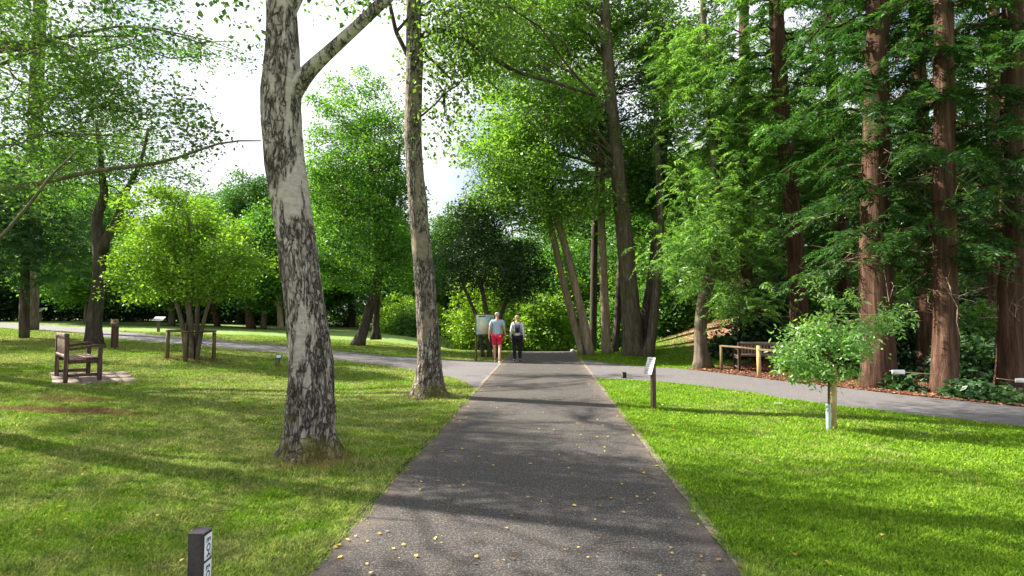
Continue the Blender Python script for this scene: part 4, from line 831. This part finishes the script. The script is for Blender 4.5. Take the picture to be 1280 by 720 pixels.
# ---- unseen trees left of the view, crowns shaped so their shade falls across it
def shade_tree(label, x, y, H, seed, n, arms):
    z = float(gz(x, y)); stem_ = [(x, y, z, .3), (x + .1, y, z + H * .4, .22), (x, y + .2, z + H * .95, .03)]
    blobs = [((x, y, z + H * .72), (2.4, 2.4, H * .2))] + [((ax_, ay_, az_), (rx_, .55, .45)) for ax_, ay_, az_, rx_ in arms]
    tree('unseen_shade_tree', label, 'tree', [stem_], blobs, int(n * .8), 28, .26, .10, M['lf_mid'], M['bark'], seed, nl=26, r0=.07, hole=0.0, group='unseen lawn trees left of the view, shaped to cast shade', attach=.45)
SH = [('lawn tree outside the left edge, nearest the overhanging branch', -14.5, 12, 13, 301, 620, [(-10.5, 9.4, 9, 3.4), (-10.5, 11.4, 9.3, 3.2), (-11, 13.6, 9.3, 3.0), (-11.5, 16.2, 9.8, 3.2), (-11, 18.5, 10.5, 3)]),
      ('lawn tree outside the left edge, beyond the bench', -20, 13.5, 12, 302, 420, [(-17, 12, 8, 3), (-17, 14.5, 8.5, 3), (-18, 16.5, 8.5, 3)]),
      ('lawn tree beside the camera on the left', -10.5, 3.5, 12, 303, 330, [(-9.5, 6.2, 7.6, 2.6), (-5.0, 7.0, 9.2, 2.6), (-9.6, 8.0, 8.2, 2.6)]),
      ('far lawn tree outside the left edge', -27, 20, 13, 304, 400, [(-24, 18, 9, 3.4), (-24, 21, 9, 3.4)]),
      ('lawn tree level with the bench, well outside the left edge', -17, 7, 14, 305, 620, [(-15, 6.4, 8.4, 3.4), (-15, 8.4, 8.6, 3.4), (-14.5, 10.2, 9, 3.2), (-15, 4.6, 8.4, 3.4)])]
for a in SH: shade_tree(*a)

# ------------------------------------------------------------------ built things
def part(b, name, m, root, o, smooth=False):
    return b.build(name, M[m] if isinstance(m, str) else m, root, smooth=smooth, origin=o)
def bench(label, c, az, length, H=.88, D=.56):
    """az: direction the sitter faces, from +X"""
    root = empty('park_bench', c, label, 'bench', rz=az - math.pi / 2); z0 = np.zeros(3); hl = length / 2
    for sx in (-1, 1):
        b = MB(); b.box((sx * (hl - .04), -D / 2 + .03, H / 2), (.07, .065, H), bev=.008); part(b, 'leg', 'wood_dark', root, z0)
        b = MB(); b.box((sx * (hl - .04), D / 2 - .03, .31), (.07, .07, .62), bev=.008); part(b, 'leg', 'wood_dark', root, z0)
        b = MB(); pts = [(sx * (hl - .04), y, z) for y, z in ((-D / 2 + .06, .60), (-D / 4, .605), (0, .625), (D / 4, .655), (D / 2 - .02, .66), (D / 2 + .05, .63))]
        for (p, q) in zip(pts[:-1], pts[1:]):
            m_ = [(a + b_) / 2 for a, b_ in zip(p, q)]; dy, dz = q[1] - p[1], q[2] - p[2]; t = math.atan2(dz, dy); Rm = np.array([[1, 0, 0], [0, math.cos(t), -math.sin(t)], [0, math.sin(t), math.cos(t)]])
            b.box(m_, (.085, math.hypot(dy, dz) + .012, .045), bev=.006, M=Rm)
        part(b, 'armrest', 'wood_dark', root, z0)
        b = MB(); b.box((sx * (hl - .04), 0, .12), (.045, D - .13, .055), bev=.005); b.box((sx * (hl - .04), 0, .37), (.045, D - .13, .07), bev=.005); part(b, 'side_rail', 'wood_dark', root, z0)
    b = MB()
    for k in range(6): b.box((0, -D / 2 + .11 + k * (D - .15) / 5.6, .425 + .003 * k), (length - .02, .062, .024), bev=.004)
    part(b, 'seat', 'wood_slat', root, z0)
    b = MB(); b.box((0, -D / 2 + .025, H - .04), (length - .15, .05, .09), bev=.01); b.box((0, -D / 2 + .025, .47), (length - .15, .045, .06), bev=.006)
    for k in range(int(length / .085)): 
        x = -hl + .12 + k * .085
        if x < hl - .1: b.box((x, -D / 2 + .028, (.50 + H - .085) / 2), (.045, .02, H - .085 - .50), bev=.003)
    part(b, 'backrest', 'wood_slat', root, z0); b = MB(); b.box((0, D / 2 - .05, .38), (length - .15, .035, .08), bev=.004); part(b, 'seat_rail', 'wood_dark', root, z0)
    return root
nb0 = G(80, 480); ax = np.array([-.707, .707, 0]); fc = np.array([.707, .707, 0]); cb = nb0 + ax * .62 + fc * .27; cb[2] = float(gz(cb[0], cb[1])) + .012
bench('dark weathered timber bench on paving slabs on the left lawn', cb, R(45), 1.3)
# paving under the bench
b = MB(); q = slabq
for i in range(6):
    for j in range(3):
        u0, u1, v0, v1 = i / 6 + .004, (i + 1) / 6 - .004, j / 3 + .01, (j + 1) / 3 - .01; V = []
        for (u, v) in ((u0, v0), (u1, v0), (u1, v1), (u0, v1)):
            A_ = q[0] * (1 - u) + q[3] * u; B_ = q[1] * (1 - u) + q[2] * u; p = A_ * (1 - v) + B_ * v; V.append((*p, float(gz(*p)) + .016))
        V = np.array(V); Lw = V.copy(); Lw[:, 2] -= .06; b.add(np.vstack([V, Lw]), np.array([[3, 2, 1, 0], [0, 1, 5, 4], [1, 2, 6, 5], [2, 3, 7, 6], [3, 0, 4, 7]]))
tag(b.build('paving', M['slab'], smooth=False), 'pinkish paving slabs set in the grass under the left bench', 'paving', kind='structure')
gb = G(925, 464); bench('slatted timber bench behind the rail fence on the right, seen from the back', (gb[0] + .78, gb[1] + .1, gb[2]), R(82), 1.65, .72 + .1)
# rail fence by right bench
f0 = G(902, 463.5); f1 = G(949, 471.5); f2 = G(992, 479); root = empty('rail_fence', f0, 'low post and rail fence in front of the slatted bench, one pale post', 'fence')
for p, hh, mt, rr in ((f0, .72, 'wood_post', .045), (f1, .80, 'wood_pale', .055), (f2, .8, 'wood_post', .05)):
    b = MB(); b.tube([p + [0, 0, -.1], p + [0, 0, hh]], [rr, rr * .95], 10); o = part(b, 'post', mt, root, f0)
    if mt == 'wood_pale': o['label'] = 'pale newer post'
for a_, c_ in ((f0, f1), (f1, f2)):
    for hh in (.70,):
        b = MB(); b.tube([a_ + [0, -.06, hh], (a_ + c_) / 2 + [0, -.06, hh + .01], c_ + [0, -.06, hh]], .028, 8); part(b, 'rail', 'wood_post', root, f0)
# tree guard fence round the multi-stemmed tree
P = [G(209, 450), G(231, 453), G(267, 450.5), G(247, 447.5)]; root = empty('tree_guard_fence', (P[0] + P[2]) / 2, 'low square timber guard fence of four posts around the lime green tree', 'fence'); o_ = (P[0] + P[2]) / 2
for p in P: b = MB(); b.tube([p + [0, 0, -.1], p + [0, 0, .4], p + [0, 0, .76]], [.05, .048, .047], 10, True, .1, p[0]); part(b, 'post', 'wood_post', root, o_)
for i_ in range(4):
    a_, c_ = P[i_], P[(i_ + 1) % 4]; b = MB(); d = c_ - a_; an = math.atan2(d[1], d[0]); b.box((a_ + c_) / 2 + [0, 0, .775 + .003 * (i_ % 2)], (np.linalg.norm(d[:2]) + .10 - .07 * (i_ % 2), .07, .045), -an * 0 + an, bev=.006); part(b, 'rail', 'wood_post', root, o_)
b = MB(); b.tube([P[3] + [0, 0, .50], (P[3] + P[2]) / 2 + [0, 0, .38], P[2] + [0, 0, .44]], .008, 5); part(b, 'wire', 'bark_dark', root, o_)

# waymark post, near left
X0, Y0 = -1.75, 3.16; hz_ = .392; zg = float(gz(X0, Y0)); o_ = np.array([X0, Y0 + .045, zg]); root = empty('waymark_post', o_, 'square dark waymark post with two white emblem plaques, nearest the camera at lower left', 'marker post')
b = MB(); b.box((X0, Y0 + .045, (zg + hz_) / 2 - .05), (.088, .088, hz_ - zg + .1 - .012), bev=.004); part(b, 'post', 'plastic_dark', root, o_)
b = MB(); b.box((X0, Y0 + .045, hz_ - .005), (.090, .090, .010), bev=.003); part(b, 'cap', 'plastic_top', root, o_)
def ring(b, c, ry, rz, t, x):
    a = np.linspace(0, 2 * np.pi, 28, endpoint=False); O = np.stack([np.full(28, x), c[0] + ry * np.cos(a), c[1] + rz * np.sin(a)], 1); I = np.stack([np.full(28, x), c[0] + (ry - t) * np.cos(a), c[1] + (rz - t) * np.sin(a)], 1)
    k = np.arange(28); b.add(np.vstack([O, I]), np.stack([k, (k + 1) % 28, 28 + (k + 1) % 28, 28 + k], 1))
for (zt, zb) in ((hz_ - .022, hz_ - .158), (hz_ - .172, hz_ - .308)):
    b = MB(); zc = (zt + zb) / 2; b.box((X0 + .046, Y0 + .045, zc), (.004, .074, zt - zb), bev=.0015); pl = part(b, 'plaque', 'plaque', root, o_)
    b = MB(); x = X0 + .0484
    yc = Y0 + .045
    ring(b, (yc, zc - .004), .020, .022, .0085, x)
    for (dy, dz, w_, h_) in ((0, .044, .040, .008), (-.016, .034, .008, .020), (.016, .036, .008, .016), (0, .032, .008, .014), (0, -.046, .034, .008), (.0, -.036, .008, .018), (-.013, -.052, .008, .012)):
        b.box((x - .0002, yc + dy, zc + dz), (.0008, w_, h_))
    e = part(b, 'emblem', 'ink', pl, o_)
# leaning plaque post on the right lawn
g = G(817, 513); Y0 = g[1]; k = Y0 / F; root = empty('sign_post', g, 'dark post with tilted white plaque on the right lawn beside the path', 'sign')
b = MB(); c_ = g + [0, 0, .36]; b.box(c_, (.072, .072, .84), .15, bev=.006); part(b, 'post', 'wood_dark', root, g)
t = R(-17); Rm = np.array([[math.cos(t), 0, -math.sin(t)], [0, 1, 0], [math.sin(t), 0, math.cos(t)]]); Rz = lambda a: np.array([[math.cos(a), -math.sin(a), 0], [math.sin(a), math.cos(a), 0], [0, 0, 1]])
Rm = Rz(R(24)) @ Rm
b = MB(); b.box(g + [-.055, 0, .74], (.012, .20, .29), bev=.003, M=Rm); pl = part(b, 'plaque', 'white', root, g)
b = MB()
for q_ in range(7): b.box(g + np.array([-.055, 0, .74]) + Rm @ np.array([-.0072, .0 - .01 * (q_ % 2), .11 - q_ * .032]), (.001, .14 - .03 * (q_ % 3), .007), M=Rm)
part(b, 'lettering', 'ink', pl, g)
# stump marker
g = G(780, 473); root = empty('marker_post', g, 'tiny dark stub post by the fork of the right side path', 'marker post'); b = MB(); b.box(g + [0, 0, .06], (.10, .10, .18), .2, bev=.006); part(b, 'post', 'plastic_dark', root, g); b = MB(); b.box(g + [0, 0, .153], (.104, .104, .006), .2, bev=.002); part(b, 'cap', 'plastic_top', root, g)
# teal sign
g = G(347, 459); root = empty('plant_sign', g, 'small teal sign with white face on a short post beside the nearest birch', 'sign'); b = MB(); b.box(g + [0, 0, .07], (.10, .09, .3), 0, bev=.006); part(b, 'post', 'wood_post', root, g)
t = R(-35); Rx = np.array([[1, 0, 0], [0, math.cos(t), -math.sin(t)], [0, math.sin(t), math.cos(t)]]); b = MB(); b.box(g + [.03, 0, .27], (.165, .03, .14), bev=.006, M=Rx); part(b, 'sign_box', 'teal', root, g); b = MB(); b.box(g + np.array([.03, 0, .27]) + Rx @ np.array([0, -.0165, 0]), (.12, .004, .085), M=Rx); part(b, 'sign_face', 'plaque', root, g)
# dark post sign behind the crooked tree
g = G(143, 437); root = empty('sign_post', g, 'tall dark post with slanted top sign right of the crooked tree', 'sign'); k = g[1] / F
b = MB(); b.box(g + [0, 0, .42 * 37 * k / .9], (6 * k, 6 * k, 30 * k), 0, bev=.01); part(b, 'post', 'wood_dark', root, g)
t = R(-40); Rx = np.array([[1, 0, 0], [0, math.cos(t), -math.sin(t)], [0, math.sin(t), math.cos(t)]]); b = MB(); b.box(g + [0, -.03, 33 * k], (8 * k, .03, 12 * k), bev=.005, M=Rz(.5) @ Rx); part(b, 'plaque', 'wood_post', root, g)
# white info panels
for (px, py, h_, w_, lab) in ((198, 415.5, 15, 13, 'white angled information panel on a pedestal across the left path'), (50, 402, 13, 8, 'tiny white lectern panel in the shade at far left'), ):
    g = G(px, py); k = g[1] / F; root = empty('information_panel', g, lab, 'information panel'); b = MB(); b.box(g + [0, 0, h_ * k / 2 - .05], (3 * k, 2 * k, h_ * k), bev=.01); part(b, 'pedestal', 'wood_post', root, g)
    t = R(-60); Rx = np.array([[1, 0, 0], [0, math.cos(t), -math.sin(t)], [0, math.sin(t), math.cos(t)]]); b = MB(); b.box(g + [0, 0, (h_ + 2) * k], (w_ * k, .03, 9 * k), bev=.008, M=Rx); part(b, 'panel', 'white', root, g)
g = G(74.5, 401); k = g[1] / F; root = empty('square_sign', g, 'small square white sign on a thin post in the shade at far left', 'sign'); b = MB(); b.box(g + [0, 0, 6 * k], (1.2 * k, 1.2 * k, 13 * k)); part(b, 'post', 'metal', root, g); b = MB(); b.box(g + [0, -.8 * k, 14.5 * k], (8 * k, .5 * k, 7 * k), bev=.01); part(b, 'panel', 'plaque', root, g)
# white plate in the right lawn
g = G(973, 507); root = empty('ground_label', g, 'small white plant label lying low in the right lawn', 'plant label'); b = MB(); b.box(g + [0, 0, .045], (.13, .05, .006), bev=.002, rot=-.1); part(b, 'plate', 'white', root, g); b = MB(); b.box(g + [0, 0, .01], (.015, .01, .065)); part(b, 'stake', 'metal', root, g)
# white stone at the path end
g = G(716, 440.5); b = MB()
th = np.linspace(0, np.pi, 9); 
b.tube([g + [-.10, 0, .05], g + [-.07, 0, .06], g + [0, 0, .065], g + [.07, 0, .06], g + [.10, 0, .05]], [.02, .06, .075, .055, .02], 12, True, .15, 4); o = b.build('white_stone', M['white'], origin=g); o.location = Vector(g); tag(o, 'small rounded white stone on the verge where the path drops away', 'stone')
# label lines in the wood
for (pa, pb, pl, lab, labr) in (((1112, 463.5), (1172, 468), (1123, 465), 'white tag hanging between the thick redwood and the sunlit one', 'thin tan rope strung from the thick redwood to its right neighbour'), ((1246, 473), (1290, 477), (1277, 475.5), 'white tag at the right edge in front of the darkest redwood', 'thin tan rope crossing in front of the right-edge redwood')):
    Yl = G(pl[0], 497)[1] - .1; A_ = W(*pa, Yl); B_ = W(*pb, Yl + .2); m_ = (A_ + B_) / 2 + [0, 0, -.015]; b = MB(); b.tube(bez(A_, m_, B_, 8), .008, 5); o = b.build('rope', M['rope'], origin=A_); o.location = Vector(A_); tag(o, labr, 'rope')
    c_ = W(pl[0], pl[1], Yl - .02); b = MB(); b.box(c_, (.25, .012, .08), .02, bev=.003); o = b.build('white_tag', M['white'], smooth=False, origin=c_); o.location = Vector(c_); tag(o, lab, 'tag')
# map board
g = G(606, 447.5); gy = 19.0; a = W(595, 448, gy); a[2] = float(gz(a[0], a[1])); c_ = W(618, 446, gy + .5); c_[2] = float(gz(c_[0], c_[1])); root = empty('map_board', (a + c_) / 2, 'tall map board on two posts to the left of the walking couple', 'map board'); o_ = (a + c_) / 2; an = math.atan2((c_ - a)[1], (c_ - a)[0])
for p in (a, c_): b = MB(); b.box(p + [0, 0, .78], (.06, .06, 1.66), an, bev=.006); part(b, 'post', 'wood_post', root, o_)
u = (c_ - a) / np.linalg.norm(c_ - a); nrm = np.array([u[1], -u[0], 0]); pc = o_ + [0, 0, 1.25] + nrm * .05 - u * .05
b = MB(); b.box(pc, (.82, .035, .72), an, bev=.006); part(b, 'frame', 'wood_post', root, o_); b = MB(); b.box(pc + nrm * .019, (.76, .006, .66), an); f_ = part(b, 'map', 'map', root, o_)
b = MB()
for q_ in range(4): b.box(pc + nrm * .023 + u * (.26) + [0, 0, .25 - q_ * .05], (.16 - .03 * (q_ % 2), .002, .014), an)
b.box(pc + nrm * .023 + u * (-.15) + [0, 0, .28], (.30, .002, .035), an); part(b, 'lettering', 'ink', f_, o_)

# ------------------------------------------------------------------ people
def skin_obj(name, V, E, Rd, m, parent, sub=2, rootv=0, flat=None):
    me = bpy.data.meshes.new(name); me.from_pydata([tuple(v) for v in V], E, []); o = bpy.data.objects.new(name, me); col.objects.link(o)
    md = o.modifiers.new('Skin', 'SKIN'); md.use_smooth_shade = True; md.branch_smoothing = .3
    sv = me.skin_vertices[0].data
    for i, r in enumerate(Rd): sv[i].radius = r if isinstance(r, tuple) else (r, r); sv[i].use_root = (i == rootv)
    s = o.modifiers.new('Subdivision', 'SUBSURF'); s.levels = sub; s.render_levels = sub
    me.materials.append(m)
    if parent is not None: o.parent = parent
    return o
def person(label, loc, rz, H, female, stride, m):
    root = empty('person', loc, label, 'person', rz=rz); root.scale = (H / 1.72,) * 3
    V = []; E = []; Rr = []; ix = {}
    def v(n, p, r, link=None):
        ix[n] = len(V); V.append(p); Rr.append(r)
        if link is not None: E.append((ix[link], ix[n]))
    sw = .155 if female else .18; hw = .092 if female else .088
    v('pel', (0, 0, .95), (.145, .11)); v('wst', (0, .0, 1.08), (.125, .10) if female else (.145, .115), 'pel'); v('chs', (0, .01, 1.27), (.15, .11) if female else (.165, .12), 'wst'); v('nb', (0, 0, 1.42), (.075, .065), 'chs')
    v('nk', (0, .012, 1.48), .052, 'nb'); v('jaw', (0, .03, 1.545), (.062, .072), 'nk'); v('skl', (0, .015, 1.62), (.076, .092), 'jaw'); v('top', (0, .005, 1.685), (.05, .06), 'skl')
    v('nose', (0, .118, 1.60), .012, 'skl')
    for s, n in ((-1, 'L'), (1, 'R')):
        ph = stride * s
        v('ear' + n, (s * .085, .0, 1.60), (.012, .018), 'skl')
        v('sh' + n, (s * sw, 0, 1.375), .058 if not female else .05, 'chs'); v('ua' + n, (s * (sw + .035), -.01 - ph * .05, 1.24), .045 if not female else .038, 'sh' + n); v('el' + n, (s * (sw + .065), -.02 - ph * .12, 1.10), .037 if not female else .032, 'ua' + n)
        v('wr' + n, (s * (sw + .085), .05 - ph * .2, .87), .025, 'el' + n); v('pm' + n, (s * (sw + .085), .062 - ph * .22, .81), (.018, .036), 'wr' + n)
        for f_, (dy, ln) in enumerate(((.027, .072), (.009, .080), (-.009, .075), (-.026, .058))):
            v(f'f{f_}a{n}', (s * (sw + .082), .062 - ph * .22 + dy, .775), .009, 'pm' + n); v(f'f{f_}b{n}', (s * (sw + .076), .066 - ph * .22 + dy, .775 - ln * .55), .008, f'f{f_}a{n}'); v(f'f{f_}c{n}', (s * (sw + .062), .070 - ph * .22 + dy, .775 - ln), .0065, f'f{f_}b{n}')
        v('th1' + n, (s * (sw + .072), .10 - ph * .22, .81), .010, 'pm' + n); v('th2' + n, (s * (sw + .064), .112 - ph * .22, .775), .008, 'th1' + n)
        v('hp' + n, (s * hw, 0, .88), .095, 'pel'); v('kn' + n, (s * (hw + .008), ph * .6 + .05 * (ph <= 0), .49 + abs(ph) * .01), .056, 'hp' + n); v('cf' + n, (s * (hw + .008), ph * .8 - .01, .34), .05, 'kn' + n); v('an' + n, (s * (hw + .008), ph * 1.1 - .03, .085 + .0 * ph), .034, 'cf' + n)
        v('ft' + n, (s * (hw + .018), ph * 1.1 + .10, .035), (.036, .028), 'an' + n)
    body = skin_obj('body', V, E, Rr, M['skin'], root)
    g_ = lambda n: V[ix[n]]
    for s in (-1, 1):
        b = MB(); b.tube([(s * .03, .092, 1.615), (s * .03, .104, 1.615)], [.012, .006], 8); b.build('eye', M['ink'], root)
    b = MB(); b.box((0, .098, 1.555), (.045, .008, .008)); b.build('mouth', M['shorts'], root, smooth=False)
    def cloth(name, names, edges, add, mt, over={}, extra=()):
        vs = []; rs = []; m_ = {}
        for n in names:
            m_[n] = len(vs); p, r = over.get(n, (g_(n) if n in ix else None, None)); r = Rr[ix[n]] if r is None else r; r = r if isinstance(r, tuple) else (r, r); vs.append(p); rs.append((r[0] + add, r[1] + add))
        return skin_obj(name, vs, [(m_[a], m_[b_]) for a, b_ in edges], rs, mt, root)
    U = ['wst', 'chs', 'nb', 'hem', 'shL', 'uaL', 'shR', 'uaR']; UE = [('wst', 'chs'), ('chs', 'nb'), ('wst', 'hem'), ('chs', 'shL'), ('shL', 'uaL'), ('chs', 'shR'), ('shR', 'uaR')]
    ov = {'hem': ((0, 0, .93), (.15, .118)), 'nb': ((0, 0, 1.405), (.075, .065))}
    if female: U += ['elL', 'elR', 'wrL', 'wrR']; UE += [('uaL', 'elL'), ('uaR', 'elR'), ('elL', 'wrL'), ('elR', 'wrR')]; ov['hem'] = ((0, 0, .90), (.155, .12))
    else:
        for n in 'LR': p = np.array(g_('ua' + n)) * .62 + np.array(g_('el' + n)) * .38; ov['ua' + n] = (tuple(p), .052)
    cloth('top' if female else 'shirt', U, UE, .016, M[m[0]], ov)
    if female: cloth('trousers', ['pel', 'hpL', 'hpR', 'knL', 'knR', 'cfL', 'cfR', 'anL', 'anR'], [('pel', 'hpL'), ('pel', 'hpR'), ('hpL', 'knL'), ('hpR', 'knR'), ('knL', 'cfL'), ('knR', 'cfR'), ('cfL', 'anL'), ('cfR', 'anR')], .022, M[m[1]])
    else:
        for n in 'LR': p = np.array(g_('hp' + n)) * .12 + np.array(g_('kn' + n)) * .88; ov['kn' + n] = (tuple(p + [0, 0, .03]), .085)
        cloth('shorts', ['pel', 'hpL', 'hpR', 'knL', 'knR'], [('pel', 'hpL'), ('pel', 'hpR'), ('hpL', 'knL'), ('hpR', 'knR')], .02, M[m[1]], ov)
    for n in 'LR':
        a = np.array(g_('an' + n)); f_ = np.array(g_('ft' + n)); skin_obj('shoe', [tuple(a + [0, -.03, -.045]), tuple(a + [0, .05, -.04]), tuple(f_ + [0, .03, .005])], [(0, 1), (1, 2)], [(.042, .04), (.045, .04), (.044, .03)], M[m[3]], root)
    if female: skin_obj('hair', [(0, -.012, 1.66), (0, -.035, 1.60), (0, -.035, 1.53)], [(0, 1), (1, 2)], [(.085, .085), (.098, .075), (.075, .05)], M[m[2]], root)
    else: skin_obj('hair', [(0, -.012, 1.665), (0, -.032, 1.62), (0, -.03, 1.565)], [(0, 1), (1, 2)], [(.074, .08), (.082, .068), (.06, .035)], M[m[2]], root)
    return root
gm = G(621.5, 453.5); person('person walking away in a blue-grey shirt, red shorts and white shoes', gm, R(-3), 1.72, False, -.20, ('shirt', 'shorts', 'hair_w', 'shoe_w'))
gw_ = G(646.5, 452); pw = person('person standing beside the walker in shorts, in a white top and black trousers', gw_, R(2), 1.62, True, .05, ('blouse', 'trouser', 'hair_b', 'shoe_d'))
o_ = gw_ + [0, -.17, 1.12]; root = empty('backpack', o_, 'small dark grey backpack worn on the white top of the person in black trousers', 'backpack')
b = MB(); z0 = np.zeros(3); b.box((0, 0, 0), (.20, .12, .29), bev=.04); part(b, 'bag', 'pack', root, z0, True); b = MB(); b.box((0, -.075, -.04), (.15, .04, .14), bev=.016); part(b, 'front_pocket', 'pack2', root, z0, True); b = MB(); b.box((0, -.061, .09), (.14, .012, .016), bev=.004); part(b, 'zip', 'metal', root, z0)
for s in (-1, 1): b = MB(); b.tube([(s * .08, .05, .16), (s * .10, .08, .22), (s * .11, .17, .25), (s * .115, .27, .20), (s * .12, .30, .05), (s * .12, .20, -.10), (s * .10, .06, -.14)], .014, 6); part(b, 'strap', 'pack2', root, z0, True)
